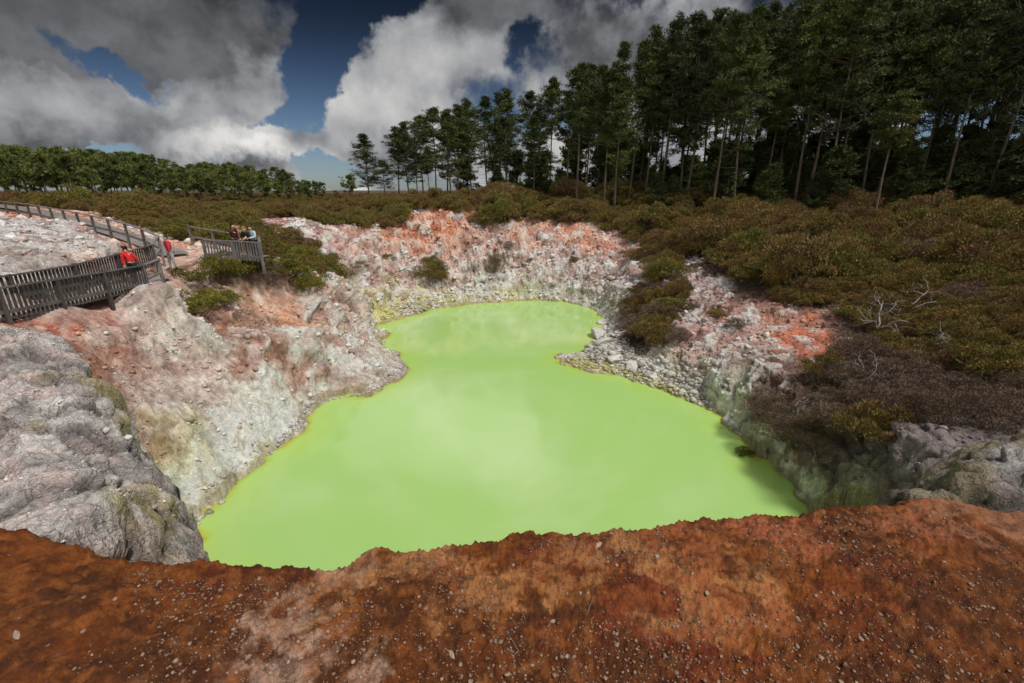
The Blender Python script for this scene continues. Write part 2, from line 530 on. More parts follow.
# polar grid around the camera foot
ang_f = np.concatenate([np.arange(-R(60), -R(50), 0.0032), np.arange(-R(50), R(50), 0.0020), np.arange(R(50), R(60), 0.0032)])
ang_b = np.arange(R(60), 2 * math.pi - R(60), R(3.5))
ANG = np.concatenate([ang_f, ang_b])
NA = len(ANG)
rad = [0.35]
while rad[-1] < 2500:
    r = rad[-1]
    k = 0.0065 if r < 11 else (0.0034 if r < 52 else (0.009 if r < 150 else 0.05))
    rad.append(r * (1 + k))
RAD = np.array(rad); NR = len(RAD)
RR, AA = np.meshgrid(RAD, ANG, indexing='ij')
X = RR * np.sin(AA); Y = RR * np.cos(AA)
xf, yf = X.ravel(), Y.ravel()
P2 = np.stack([xf, yf, np.zeros_like(xf)], 1)
# ragged versions of the outlines
w1 = fbm(P2 * 0.55, 5, 0.55, 3)
sd_shore = poly_sdf(X, Y, SHORE).ravel()
sdn = sd_shore + w1 * 0.75 * np.clip(RR.ravel() / 15, 0.3, 1) + 0.10
zb = rbf(X, Y).ravel()
far = sstep(95, 180, RR.ravel())
zb = zb * (1 - far) + (8.4 + 0.6 * fbm(P2 * 0.01, 3, 0.5, 9)) * far
out = sdn > 0
zb = np.where(out, np.maximum(zb, np.minimum(0.05 + 0.35 * sdn, 0.5)), np.minimum(zb, -0.08 - 0.5 * np.abs(sdn)))
zb = np.where(~out, np.maximum(zb, -2.0), zb)
w2 = fbm(P2 * 1.3, 5, 0.55, 21)
sb = poly_sdf(X, Y, BANK).ravel() + w2 * 0.13 + 0.02 * fbm(P2 * 5, 3, 0.5, 5)
zbank = BZ + 0.05 * fbm(P2 * 0.9, 4, 0.5, 31) - 0.10 * sstep(-0.5, 0.0, sb) - np.where(sb > 0, 1.9 * sb, 0)
sg = poly_sdf(X, Y, GREY).ravel() + fbm(P2 * 1.1, 5, 0.55, 41) * 0.35
zg = np.minimum(gsurf(X, Y).ravel(), 8.2) - np.where(sg > 0, 8.0 * sg, 0) - 0.12 * sstep(-0.7, 0, sg)
sr = poly_sdf(X, Y, ROCKR).ravel() + fbm(P2 * 1.4, 5, 0.55, 51) * 0.18
zr = np.minimum(rsurf(X, Y).ravel(), 8.3) - np.where(sr > 0, 8.0 * sr, 0)
zg -= 6 * np.maximum(0, xf + 3.75)
zr -= 5 * np.maximum(0, 3.7 - xf)
Z4 = np.stack([zb, zbank, zg, zr], 0)
Z = Z4.max(0); ID = Z4.argmax(0)
# the cliff under the bank belongs to the crater slopes
ID = np.where((ID == 1) & (sb > 0.35), 0, ID)
ZG = Z.reshape(NR, NA)

def zat(x, y):
    x = np.atleast_1d(np.asarray(x, float)); y = np.atleast_1d(np.asarray(y, float))
    r = np.hypot(x, y); a = np.arctan2(x, y)
    a = np.where(a < ANG[0], a + 2 * math.pi, a)
    i = np.interp(r, RAD, np.arange(NR)); j = np.interp(a, ANG, np.arange(NA))
    i0 = np.clip(i.astype(int), 0, NR - 2); j0 = np.clip(j.astype(int), 0, NA - 2)
    fi, fj = i - i0, j - j0
    return (ZG[i0, j0] * (1 - fi) * (1 - fj) + ZG[i0 + 1, j0] * fi * (1 - fj) + ZG[i0, j0 + 1] * (1 - fi) * fj + ZG[i0 + 1, j0 + 1] * fi * fj)

TS = np.exp(np.linspace(math.log(1.2), math.log(400), 1400))
def hit(px, py):
    """first point of the ground seen along a line of sight"""
    d = ray(px, py)
    x, y, z = d[0] * TS, d[1] * TS, d[2] * TS + CAMZ
    g = np.maximum(zat(x, y), 0.0)
    w = np.nonzero(z < g)[0]
    k = w[0] if len(w) else len(TS) - 1
    return np.array([x[k], y[k], g[k]])

def visible(x, y, z, h=1.0):
    """is a point h above the ground at x,y seen from the camera?"""
    t = np.linspace(0.03, 0.97, 60)
    gx, gy, gz = x * t, y * t, CAMZ + (z + h - CAMZ) * t
    return bool(np.all(zat(gx, gy) < gz + 0.15))

# normals of the smooth sheet
Pg = np.stack([xf, yf, Z], 1).reshape(NR, NA, 3)
def grid_normals(Pg):
    dr = np.gradient(Pg, axis=0); da = np.gradient(Pg, axis=1)
    N = np.cross(da, dr); N /= np.linalg.norm(N, axis=2, keepdims=True) + 1e-9
    N[N[..., 2] < 0] *= -1
    return N
# wide normals, so that folds displace as one block
Ps = Pg.copy()
for _ in range(3):
    Ps[1:-1] = (Ps[:-2] + Ps[1:-1] * 2 + Ps[2:]) / 4
    Ps[:, 1:-1] = (Ps[:, :-2] + Ps[:, 1:-1] * 2 + Ps[:, 2:]) / 4
N = grid_normals(Ps).reshape(-1, 3)
P = Pg.reshape(-1, 3)
rr = RR.ravel()
disp = np.zeros(len(P))
inrange = (rr < 110)
# -- crater slopes
m = (ID == 0) & inrange & (rr > 5) & (np.abs(AA.ravel()) < R(62))
q = P[m]
steep = np.clip((0.97 - N[m][:, 2]) / 0.35, 0, 1)
shore_d = sstep(0.0, 2.2, np.abs(sdn[m])) * 0.93 + 0.07
big_ = ridged(q * np.array([0.30, 0.30, 0.12]), 4, 0.5, 61)
mid_ = ridged(q * np.array([1.0, 1.0, 0.8]), 4, 0.55, 71)
wq = q + 0.35 * np.stack([fbm(q * 0.9, 3, 0.55, k_) for k_ in (2, 3, 4)], 1)
f1, f2, rv = worley(wq * np.array([1.15, 1.15, 1.5]), 4)
f1b, f2b, rvb = worley(wq * np.array([3.3, 3.3, 4.2]), 14)
blk = (rv - 0.5) * 0.42 - 0.20 * (1 - sstep(0, 0.14, f2 - f1))
blk2 = (rvb - 0.5) * 0.16 - 0.08 * (1 - sstep(0, 0.16, f2b - f1b))
# smooth apron of fine scree on the left inner slope
ap = np.exp(-(((q[:, 0] + 12.5) / 5.2) ** 2 + ((q[:, 1] - 15.0) / 5.2) ** 2) ** 2)
pathd = np.minimum(line_dist(q[:, 0], q[:, 1], PATHLINE), line_dist(q[:, 0], q[:, 1], PATH2))
ap = np.maximum(ap, 1.2 * (1 - sstep(0.9, 2.4, pathd)))
rough = 1 - 0.75 * ap
dd = (big_ * 2.1 * (0.08 + steep) + mid_ * 0.40 * (0.2 + 0.8 * steep) + blk * (0.15 + 0.85 * steep) + blk2 * (0.4 + 0.6 * steep)) * rough + 0.05 * fbm(q * 6.0, 3, 0.6, 77)
APR = np.zeros(len(P)); APR[m] = np.clip(ap, 0, 1); CELL = np.full(len(P), 0.5); CELL2 = np.full(len(P), 0.5); CRK = np.ones(len(P))
CELL[m] = rv; CELL2[m] = rvb; CRK[m] = np.minimum(sstep(0, 0.10, f2 - f1), 0.4 + 0.6 * sstep(0, 0.12, f2b - f1b))
disp[m] = dd * shore_d * (1 - 0.97 * (1 - sstep(0.9, 2.0, pathd))) * (0.12 + 0.88 * sstep(7.5, 11.5, rr[m]))
# -- bank
m = (ID == 1) & (rr < 12)
q = P[m]
f1, f2, rv = worley(q * 9.0 + 0.5 * fbm(q * 4.0, 2, 0.5, 12)[:, None], 24)
disp[m] = 0.018 * fbm(q * 5, 5, 0.6, 81) + 0.030 * fbm(q * 1.7, 3, 0.5, 82) + 0.012 * (rv - 0.5) * sstep(0.0, 0.12, f2 - f1) + 0.02 * fbm(q * 28, 2, .6, 83) + 0.016 * fbm(q * 12, 3, 0.6, 84)
# -- grey outcrops
m = (ID >= 2) & (rr < 30)
q = P[m]
wv = q + 0.5 * np.stack([fbm(q * 0.8, 3, 0.5, s) for s in (91, 92, 93)], 1)
rot = np.array([[0.80, 0.52, 0.30], [-0.55, 0.83, 0.05], [-0.22, -0.2, 0.95]])
ws = (wv @ rot.T) * np.array([0.9, 2.3, 2.2])
f1, f2, rv = worley(ws, 94)
crack = sstep(0.0, 0.16, f2 - f1)
f1b, f2b, rvb = worley(ws * 3.1, 95)
crack2 = sstep(0.0, 0.2, f2b - f1b)
GC = np.full(len(P), 0.5); GK = np.ones(len(P)); GC[m] = rv; GK[m] = crack
disp[m] = (0.60 * ridged(wv * 0.6, 3, 0.5, 96) + 0.24 * (rv - 0.5) - 0.08 * (1 - crack) + 0.08 * (rvb - 0.5) - 0.018 * (1 - crack2)
           + 0.05 * fbm(q * 5, 4, 0.6, 97))
si = np.where(ID[m] == 2, sg[m], sr[m])
disp[m] *= (0.4 + 0.6 * sstep(0.1, -0.5, si)) * (0.15 + 0.85 * sstep(0.0, 1.0, sb[m]))
P = P + N * disp[:, None]
# keep dry land above the water
P[:, 2] = np.where((sdn > 0.05) & (P[:, 2] < 0.03) & (rr < 110), 0.03, P[:, 2])
ZG = P[:, 2].reshape(NR, NA).copy()
# ZG is now displaced sideways too; the small error does not matter for standing things on it
# ------------------------------------------------------------------ earth colours (the ground's own colour where it stands)
K_ALB = 1.75
def colour_field(pts, Q, warp_amp, scale, power=2.2, eps=0.25, seed=200, muted=True):
    """pts: (px,py,(r,g,b)) looked up on the ground; colours spread from those places with ragged borders"""
    W_ = []; Cc = []
    for px, py, c in pts:
        if c[0] - c[2] > 85 and muted: c = tuple(0.70 * a_ + 0.30 * b_ for a_, b_ in zip(c, (172, 144, 130)))
        W_.append(hit(px, py)); Cc.append(srgb(*c))
    W_ = np.array(W_); Cc = np.array(Cc)
    Cc = np.sqrt(Cc)
    dist0 = np.linalg.norm(Q[:, :2], axis=1)
    amp = warp_amp * np.clip(dist0 / 20, 0.15, 2.0)
    Qw = Q + np.stack([fbm(Q * scale, 5, 0.6, seed + s) for s in range(3)], 1) * amp[:, None]
    o = np.empty((len(Q), 3))
    for i in range(0, len(Q), 50000):
        q = Qw[i:i+50000]
        d2 = ((q[:, None, :] - W_[None]) ** 2).sum(-1)
        d2 /= np.clip((q ** 2).sum(-1)[:, None] / 400, 0.02, 6)
        w = 1.0 / (d2 + eps) ** power
        o[i:i+50000] = (w @ Cc) / w.sum(1, keepdims=True)
    return o ** 2

soil = (72, 56, 44)
BASE_C = [
 (30,300,(160,140,134)),(60,290,(160,142,136)),(100,285,(158,140,132)),(10,315,(150,130,124)),(120,300,(160,146,140)),(5,290,(140,134,130)),(30,280,(150,146,142)),(150,285,(160,148,142)),(90,315,(158,130,120)),
 (150,340,(150,122,115)),(120,400,(150,130,125)),(200,372,(165,145,138)),(190,330,(165,162,158)),(230,350,(168,160,152)),(205,345,(170,165,158)),
 (40,325,(150,84,60)),(75,345,(126,62,46)),(100,335,(150,98,80)),(105,303,(160,76,60)),(60,335,(130,66,48)),(90,350,(150,120,108)),(55,348,(145,112,100)),(120,370,(152,130,122)),(130,340,(150,120,110)),(60,358,(148,124,114)),(85,362,(130,90,72)),
 (110,330,(150,80,64)),(140,310,(160,140,132)),(165,300,(165,155,150)),
 (245,340,(138,92,70)),(225,325,(130,88,68)),(160,370,(155,128,118)),(180,400,(160,145,138)),(140,430,(150,130,118)),
 (270,400,(198,194,186)),(250,430,(195,190,180)),(222,460,(192,188,176)),(200,500,(190,188,172)),(240,400,(190,184,176)),(200,440,(172,164,140)),(160,438,(138,120,84)),(180,470,(175,168,145)),
 (190,480,(190,187,172)),(215,485,(198,195,186)),(240,455,(200,197,190)),(235,425,(192,186,178)),(275,420,(200,197,190)),(210,455,(186,178,160)),(285,415,(196,192,184)),
 (200,315,(145,108,92)),(240,300,(155,124,104)),(270,310,(172,138,116)),(300,310,(160,118,94)),(292,322,(190,118,78)),(320,330,(180,160,145)),(250,320,(140,110,92)),
 (340,340,(165,146,136)),(370,362,(192,188,182)),(385,378,(150,138,126)),(350,385,(158,136,124)),(310,380,(142,110,98)),(250,372,(138,98,82)),(262,347,(122,80,60)),
 (340,360,(182,176,170)),(290,340,(170,150,140)),(300,300,(140,110,100)),(330,315,(165,140,128)),(325,400,(175,165,155)),
 (330,240,(170,126,116)),(355,238,(178,128,112)),(360,252,(175,168,166)),(392,240,(200,116,74)),(384,255,(168,140,130)),(415,258,(170,150,142)),(423,240,(200,110,70)),(372,240,(172,134,118)),(410,245,(190,120,92)),(440,222,(214,106,60)),(450,245,(178,150,140)),(470,232,(170,140,130)),(455,228,(208,104,60)),(432,235,(212,102,54)),
 (450,262,(180,160,154)),(428,270,(168,152,146)),(350,270,(168,156,152)),(380,275,(152,130,124)),(400,265,(170,150,146)),(480,240,(168,132,122)),(520,235,(196,126,92)),(510,262,(172,158,154)),
 (500,245,(165,140,134)),(545,245,(172,136,126)),(578,235,(208,120,78)),(570,265,(170,156,154)),(600,245,(185,130,110)),(590,280,(154,138,134)),(620,260,(168,140,134)),(640,275,(150,128,124)),
 (470,275,(160,148,144)),(540,275,(165,152,148)),(330,225,(150,120,112)),(440,245,(190,130,110)),(560,250,(165,148,145)),(615,245,(160,130,122)),
 (400,309,(176,170,140)),(388,326,(182,176,84)),(376,318,(175,168,110)),(430,305,(174,168,118)),(520,297,(168,162,130)),(460,300,(162,156,120)),(550,297,(172,166,158)),(590,290,(165,150,146)),(600,310,(172,172,170)),
 (612,330,(166,166,164)),(600,350,(168,166,162)),(480,292,(165,160,155)),(350,300,(160,150,140)),(585,295,(165,160,150)),(625,310,(150,140,138)),
 (580,362,(158,152,120)),(605,366,(165,158,118)),(625,370,(172,166,158)),(655,380,(176,168,112)),(690,395,(138,126,112)),(640,372,(175,170,160)),(672,385,(150,138,118)),
 (660,300,(146,116,112)),(690,290,(172,146,144)),(705,285,(185,175,172)),(700,340,(155,128,122)),(730,340,(155,124,116)),(745,315,(165,128,116)),(760,332,(176,156,148)),(775,345,(150,120,110)),(720,360,(165,145,138)),
 (798,328,(200,92,52)),(808,340,(190,82,46)),(820,345,(170,80,55)),(790,320,(150,110,95)),(718,382,(176,178,166)),(735,405,(160,166,138)),(722,395,(172,174,162)),(760,440,(160,166,134)),(742,425,(165,168,150)),
 (790,465,(164,166,150)),(820,480,(162,168,132)),(800,480,(160,165,140)),(850,485,(150,155,120)),(830,462,(82,70,64)),(870,462,(104,94,92)),(920,462,(122,112,112)),(890,470,(80,72,70)),(905,455,(118,108,108)),(860,475,(96,86,82)),(845,470,(84,74,70)),(880,450,(96,86,84)),(900,480,(90,80,76)),(850,450,(80,68,62)),
 (650,330,soil),(640,345,soil),(790,410,soil),(770,380,(110,85,78)),(800,380,soil),(900,350,soil),(950,300,soil),(700,240,soil),(600,210,soil),(500,212,soil),(380,215,soil),(340,212,soil),(750,230,soil),(850,260,soil),(820,290,soil),(780,270,soil),
 (950,250,soil),(900,400,soil),(980,400,soil),(830,400,soil),(100,200,soil),(50,198,soil),(200,210,soil),(240,212,soil),(860,330,(95,78,72)),(840,320,(110,88,80)),(1000,330,soil),
 (660,225,soil),(1000,230,soil),(880,215,soil),(560,205,soil),(720,300,(130,105,98)),(745,290,soil),(710,265,soil),(810,440,(100,80,72)),
 (20,240,(160,158,158)),(60,240,(160,158,158)),(30,262,(150,150,148)),(90,236,(158,154,152)),(5,225,(165,160,158)),(45,265,(120,118,100)),
 (112,251,(204,112,78)),(92,257,(180,116,92)),(130,245,(200,112,80)),(72,262,(158,146,140)),(12,215,(165,112,90)),(50,252,(158,154,152)),(118,238,(160,148,142)),(100,246,(158,148,144)),(40,222,(156,152,150)),(100,244,(170,150,142)),
 (200,245,(188,146,130)),(190,256,(182,140,126)),(215,240,(185,150,138)),(175,272,(170,134,122)),(180,290,(168,150,140)),(140,238,(190,130,110)),
 (290,222,(176,166,164)),(270,222,(168,122,116)),(320,232,(160,140,135)),(262,240,(110,85,62)),(305,225,(180,172,170)),(275,255,(90,80,50)),(220,280,(85,68,50)),(250,285,(110,85,65)),
]
rust = (136, 74, 22); dark = (102, 57, 22); tan = (192, 132, 82); pale = (196, 160, 138)
BANK_C = [
 (20,560,rust),(80,600,dark),(150,590,rust),(30,640,dark),(150,650,dark),(220,600,rust),(100,560,rust),(250,650,(98,56,34)),(200,575,(120,58,26)),
 (300,620,pale),(290,632,pale),(318,607,pale),(330,590,tan),(268,675,pale),(310,665,pale),(320,640,(120,70,45)),(345,615,rust),(270,600,(105,60,38)),
 (345,580,pale),(375,570,tan),(410,558,tan),(440,548,tan),(480,560,rust),(380,600,dark),(430,585,(150,84,50)),(420,600,dark),(500,586,tan),(530,580,tan),(470,592,tan),(450,570,tan),(560,572,tan),
 (540,552,(130,66,34)),(600,560,tan),(640,560,tan),(690,535,(170,98,60)),(720,550,dark),(560,600,dark),(470,630,dark),(400,650,dark),(520,660,dark),(600,640,(110,52,28)),(690,600,tan),(740,580,tan),
 (640,610,(140,70,38)),(620,580,(120,56,28)),(700,570,(165,95,58)),(750,610,(178,104,64)),(690,640,(120,44,22)),(760,640,rust),(680,620,(172,104,66)),(830,600,rust),(870,570,(110,52,24)),(930,600,dark),(990,620,dark),(900,640,dark),
 (820,650,dark),(850,620,(118,54,24)),(780,525,(190,110,72)),(830,525,dark),(800,515,(184,104,66)),(870,530,dark),(900,515,(178,108,74)),(960,520,(176,122,92)),(1000,530,(170,120,92)),(930,535,(150,84,50)),(1015,560,dark),
 (960,560,dark),(760,510,(180,105,66)),(560,532,(120,66,36)),(650,520,(165,98,62)),(500,535,(130,70,42)),(580,680,dark),(300,570,(96,48,26)),(240,570,(100,48,22)),(650,675,dark),(880,600,(124,56,26)),(20,525,dark),
]
kk = K_ALB
vcol = np.zeros((len(P), 3))
aa = np.abs(AA.ravel())
near = (rr < 80) & (aa < R(60.5))
m0 = (ID == 0) & near
vcol[:] = np.array(srgb(*soil))
vcol[m0] = colour_field(BASE_C, P[m0], 1.5, 0.55)
m1 = (ID == 1)
m1n = m1 & (rr < 12) & near
vcol[m1] = np.array(srgb(*rust))
qb = P[m1n]
cb = colour_field(BANK_C, qb, 3.0, 4.0, power=5.0, eps=0.12, seed=300, muted=False)
gn = fbm(qb * 9.0, 5, 0.7, 310)[:, None]; gn2 = fbm(qb * 2.6, 5, 0.65, 320)[:, None]
cb = cb * (1 - 0.5 * sstep(0.0, 0.5, gn)) + 0.5 * sstep(0.0, 0.5, gn) * np.array(srgb(176, 108, 58))
dkm = 0.6 * sstep(0.02, 0.45, -gn)
cb = cb * (1 - dkm) + dkm * np.array(srgb(84, 46, 24))
cb = cb * (1 - 0.35 * sstep(0.05, 0.4, gn2)) + 0.35 * sstep(0.05, 0.4, gn2) * np.array(srgb(150, 80, 32))
vcol[m1n] = cb
m2 = ID >= 2
q = P[m2]
t = sstep(-0.25, 0.3, fbm(q * 0.9, 5, 0.6, 401))[:, None]
t2 = sstep(0.1, 0.45, fbm(q * 0.7 + 9, 4, 0.6, 402))[:, None]
t3 = sstep(0.0, 0.4, fbm(q * 1.6 + 4, 5, 0.65, 403))[:, None]
g = (1 - t) * np.array(srgb(134, 128, 126)) + t * np.array(srgb(160, 155, 152))
g = g * (1 - t2) + t2 * np.array(srgb(128, 120, 84))
g = g * (1 - 0.6 * t3) + 0.6 * t3 * np.array(srgb(164, 146, 140))
vcol[m2] = g
m3 = ID == 3
q = P[m3]
t = sstep(-0.3, 0.2, fbm(q * 1.2 + 3, 5, 0.6, 404) + 0.25*(3.9 - q[:, 0])*0.3)[:, None]
vcol[m3] = vcol[m3] * (1 - t * .75) + t * .75 * np.array(srgb(118, 108, 76))
lum = vcol @ np.array([0.3, 0.55, 0.15])
vcol = np.where((ID != 1)[:, None], vcol * 0.92 + 0.08 * lum[:, None], vcol)
# blocks of rock differ: some bleached white, some stained brown
blot = fbm(P * 0.7, 4, 0.6, 555)
wh = sstep(0.58, 0.9, CELL + 0.5 * blot)[:, None] * 0.7 * (1 - 0.6 * APR)[:, None]
br_ = sstep(0.42, 0.10, CELL + 0.5 * blot)[:, None] * 0.55 * sstep(0.0, 2.5, sdn)[:, None] * (1 - 0.7 * APR)[:, None]
keepm = (m0 & (lum > 0.10) & ~((P[:, 0] > 5) & (rr < 17)))[:, None]
whc = np.array(srgb(205, 200, 196)); brc = np.array(srgb(112, 84, 74))
vcol = np.where(keepm, vcol * (1 - wh) + whc * wh * 0.8, vcol)
vcol = np.where(keepm, vcol * (1 - br_) + brc * br_, vcol)
vcol = np.where(m0[:, None], vcol * (0.80 + 0.40 * CELL2)[:, None] * (0.62 + 0.38 * CRK)[:, None], vcol)
vcol = np.where((ID >= 2)[:, None], vcol * (0.60 + 0.52 * GC)[:, None] * (0.5 + 0.5 * GK)[:, None], vcol)
stre = fbm(P * np.array([1.5, 1.5, 0.22]), 4, 0.6, 640)
calm = (1 - 0.85 * APR) * sstep(0.0, 2.5, sdn)
stk = (0.45 * calm * sstep(0.05, 0.45, stre) * np.clip((0.9 - N[:, 2]) / 0.3, 0, 1))[:, None]
vcol = np.where(keepm, vcol * (1 - stk) + stk * np.array(srgb(128, 92, 80)), vcol)
stk = (0.45 * sstep(0.05, 0.45, -stre) * np.clip((0.9 - N[:, 2]) / 0.3, 0, 1))[:, None]
vcol = np.where(keepm, vcol * (1 - stk) + stk * np.array(srgb(196, 184, 174)), vcol)
wet = (sstep(0.30, 0.06, sdn + 0.15 * w2) * (sdn > -0.5))[:, None] * 0.6
vcol = np.where(m0[:, None], vcol * (1 - wet) + wet * np.array(srgb(112, 104, 66)), vcol)
vcol = np.where((ID == 2)[:, None], vcol * 1.22, vcol)
vcol = np.where((ID == 3)[:, None], vcol * 0.85, vcol)
vcol = np.clip(vcol * np.where(ID == 1, 0.86, kk)[:, None], 0.01, 0.74)

# ------------------------------------------------------------------ ground materials
def earth_material(name, sc, crackw, spec, fleck=0.0):
    m, T, bs = material(name)
    pos = T.new('ShaderNodeNewGeometry').outputs['Position']
    c = T.attr('tint', 'Color')
    n1 = T.noise(pos, 0.9 * sc, 6, 0.65)
    n2 = T.noise(pos, 4.0 * sc, 6, 0.7)
    n3 = T.noise(pos, 20.0 * sc, 5, 0.7)
    v = T.math('ADD', T.ramp(n1, 0.3, 0.7, -0.17, 0.17), T.ramp(n2, 0.3, 0.7, -0.20, 0.20))
    v = T.math('ADD', v, T.ramp(n3, 0.3, 0.7, -0.18, 0.18))
    v = T.math('ADD', v, 1.0)
    wv = T.vmath('ADD', pos, T.vmath('SCALE', T.vmath('SUBTRACT', T.noise(pos, 2.5 * sc, 4, 0.6, out='Color'), (.5, .5, .5)), scale=0.5 / sc))
    cr = T.voronoi(wv, 2.4 * sc, 'DISTANCE_TO_EDGE')
    cr2 = T.voronoi(wv, 8.0 * sc, 'DISTANCE_TO_EDGE')
    cell = T.voronoi(wv, 8.0 * sc, 'F1', 'Color')
    cw = T.attr('tint', 'Alpha')
    dk = T.ramp(cr, 0.0, 0.05, 1 - 0.45 * crackw, 1.0)
    dk2 = T.ramp(cr2, 0.0, 0.07, 1 - 0.30 * crackw, 1.0)
    dkk = T.math('MULTIPLY', dk, dk2)
    v = T.math('MULTIPLY', v, T.math('MULTIPLY_ADD', T.math('SUBTRACT', dkk, 1.0), cw, 1.0))
    cs = T.new('ShaderNodeSeparateColor'); T.put(cs.inputs[0], cell)
    v = T.math('MULTIPLY', v, T.math('MULTIPLY_ADD', cs.outputs[0], 0.34 * crackw, 1 - 0.17 * crackw))
    col = T.vmath('SCALE', c, scale=v)
    # mineral tint changes
    tn = T.noise(pos, 1.7 * sc, 5, 0.6, 0.4)
    col = T.mix(T.ramp(tn, 0.55, 0.75, 0, 0.30), col, T.vmath('MULTIPLY', col, (1.15, 0.90, 0.78)))
    col = T.mix(T.ramp(tn, 0.42, 0.25, 0, 0.35), col, T.vmath('MULTIPLY', col, (0.94, 0.98, 1.03)))
    if fleck:
        fv = T.voronoi(pos, 26.0, 'F1', 'Distance')
        fc = T.new('ShaderNodeSeparateColor'); T.put(fc.inputs[0], T.voronoi(pos, 26.0, 'F1', 'Color'))
        patch = T.ramp(T.noise(pos, 2.0, 4, 0.6), 0.42, 0.62, 0.0, 1.0)
        sel = T.math('MULTIPLY', T.math('GREATER_THAN', fc.outputs[0], 0.72), T.math('LESS_THAN', fv, T.math('MULTIPLY', fc.outputs[1], 0.26)))
        sel = T.math('MULTIPLY', sel, patch)
        col = T.mix(T.math('MULTIPLY', sel, fleck), col, T.mix(fc.outputs[2], (0.42, 0.30, 0.22), (0.10, 0.06, 0.05)))
    T.put(bs.inputs['Base Color'], col)
    T.put(bs.inputs['Roughness'], spec)
    bs.inputs['Specular IOR Level'].default_value = 0.25
    h = T.math('ADD', T.math('MULTIPLY', n2, 0.5), T.math('MULTIPLY', n3, 0.3))
    h = T.math('MULTIPLY_ADD', T.ramp(cr2, 0, 0.12, -0.12 * crackw, 0.0), cw, h)
    h = T.math('MULTIPLY_ADD', T.ramp(cr, 0, 0.08, -0.2 * crackw, 0.0), cw, h)
    n4 = T.noise(pos, 70.0 * sc, 3, 0.6)
    h = T.math('MULTIPLY_ADD', n4, 0.12, h)
    T.put(bs.inputs['Normal'], T.bump(h, 0.8, 0.25 / sc))
    return m
M_EARTH = earth_material('weathered_rhyolite', 1.0, 0.45, 0.9)
M_BANK = earth_material('rust_red_earth', 4.5, 0.25, 0.85, fleck=0.8)
M_GREY = earth_material('grey_rock', 2.6, 0.8, 0.8)

# ------------------------------------------------------------------ ground meshes
idx = np.arange(NR * NA).reshape(NR, NA)
a = idx[:-1, :]; b = idx[1:, :]
an = np.roll(a, -1, axis=1); bn = np.roll(b, -1, axis=1)
quads = np.stack([a, b, bn, an], -1).reshape(-1, 4)[:, ::-1]
qid = ID[quads]
# a face takes the highest id of its corners among the outcrops, so that edges stay closed
fid = qid.max(1)
fid = np.where((qid == 0).all(1), 0, fid)
GROUND = {}
for k, (nm, mat) in enumerate((('crater_slopes', M_EARTH), ('red_earth_bank', M_BANK), ('grey_rock_spur', M_GREY), ('grey_rock_mound', M_GREY))):
    fq = quads[fid == k]
    used = np.unique(fq)
    remap = np.full(NR * NA, -1); remap[used] = np.arange(len(used))
    me = np_mesh(nm, P[used], remap[fq], mat, smooth=True)
    at_ = me.color_attributes.new('tint', 'FLOAT_COLOR', 'POINT')
    buf = np.ones((len(used), 4), dtype=np.float32); buf[:, :3] = vcol[used]; buf[:, 3] = 1 - 0.85 * APR[used]
    at_.data.foreach_set('color', buf.ravel())
    o = link(nm, me)
    o['kind'] = 'structure'
    GROUND[k] = o

# ------------------------------------------------------------------ pool water
wx = np.arange(-19, 16, 0.15); wy = np.arange(4, 47, 0.15)
WX, WY = np.meshgrid(wx, wy, indexing='ij')
wd = poly_sdf(WX, WY, SHORE)
wp = np.stack([WX.ravel(), WY.ravel(), np.zeros(WX.size)], 1)
wn_ = fbm(wp * 0.55, 5, 0.55, 3) * 0.75 + 0.10
sdw = wd.ravel() + wn_
iw = np.arange(WX.size).reshape(WX.shape)
q4 = np.stack([iw[:-1, :-1], iw[1:, :-1], iw[1:, 1:], iw[:-1, 1:]], -1).reshape(-1, 4)
keep = (wd.ravel()[q4] < 1.3).any(1)
q4 = q4[keep]; used = np.unique(q4); remap = np.full(WX.size, -1); remap[used] = np.arange(len(used))
m, T, bs = material('green_pool_water')
pos = T.new('ShaderNodeNewGeometry').outputs['Position']
sd_ = T.attr('shore')
wob = T.math('MULTIPLY_ADD', T.math('SUBTRACT', T.noise(pos, 0.5, 5, 0.6), 0.5), 2.2, sd_)
deep = T.mix(T.ramp(T.noise(pos, 0.09, 4, 0.6, 0.5), 0.45, 0.65), (0.38, 0.61, 0.19), (0.47, 0.66, 0.29))  # pale noise patches in the water colour imitate cloud reflections
edgec = T.mix(T.ramp(T.noise(pos, 0.35, 3, 0.5), 0.4, 0.6), (0.46, 0.50, 0.03), (0.34, 0.50, 0.06))
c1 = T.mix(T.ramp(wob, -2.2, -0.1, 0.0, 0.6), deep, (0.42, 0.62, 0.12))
c1 = T.mix(T.ramp(sd_, -0.42, -0.05, 0.0, 0.7), c1, edgec)
c1 = T.mix(T.ramp(sd_, -0.16, 0.0, 0.0, 0.8), c1, (0.42, 0.30, 0.04))
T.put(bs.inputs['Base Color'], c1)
bs.inputs['Roughness'].default_value = 0.07
bs.inputs['IOR'].default_value = 1.33; bs.inputs['Specular IOR Level'].default_value = 0.8
rip = T.noise(pos, 3.0, 3, 0.5)
T.put(bs.inputs['Normal'], T.bump(rip, 0.03, 0.05))
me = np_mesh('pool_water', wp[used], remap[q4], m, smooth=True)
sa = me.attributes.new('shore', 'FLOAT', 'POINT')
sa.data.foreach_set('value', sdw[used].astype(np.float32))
o = link('pool_water', me); o['kind'] = 'structure'
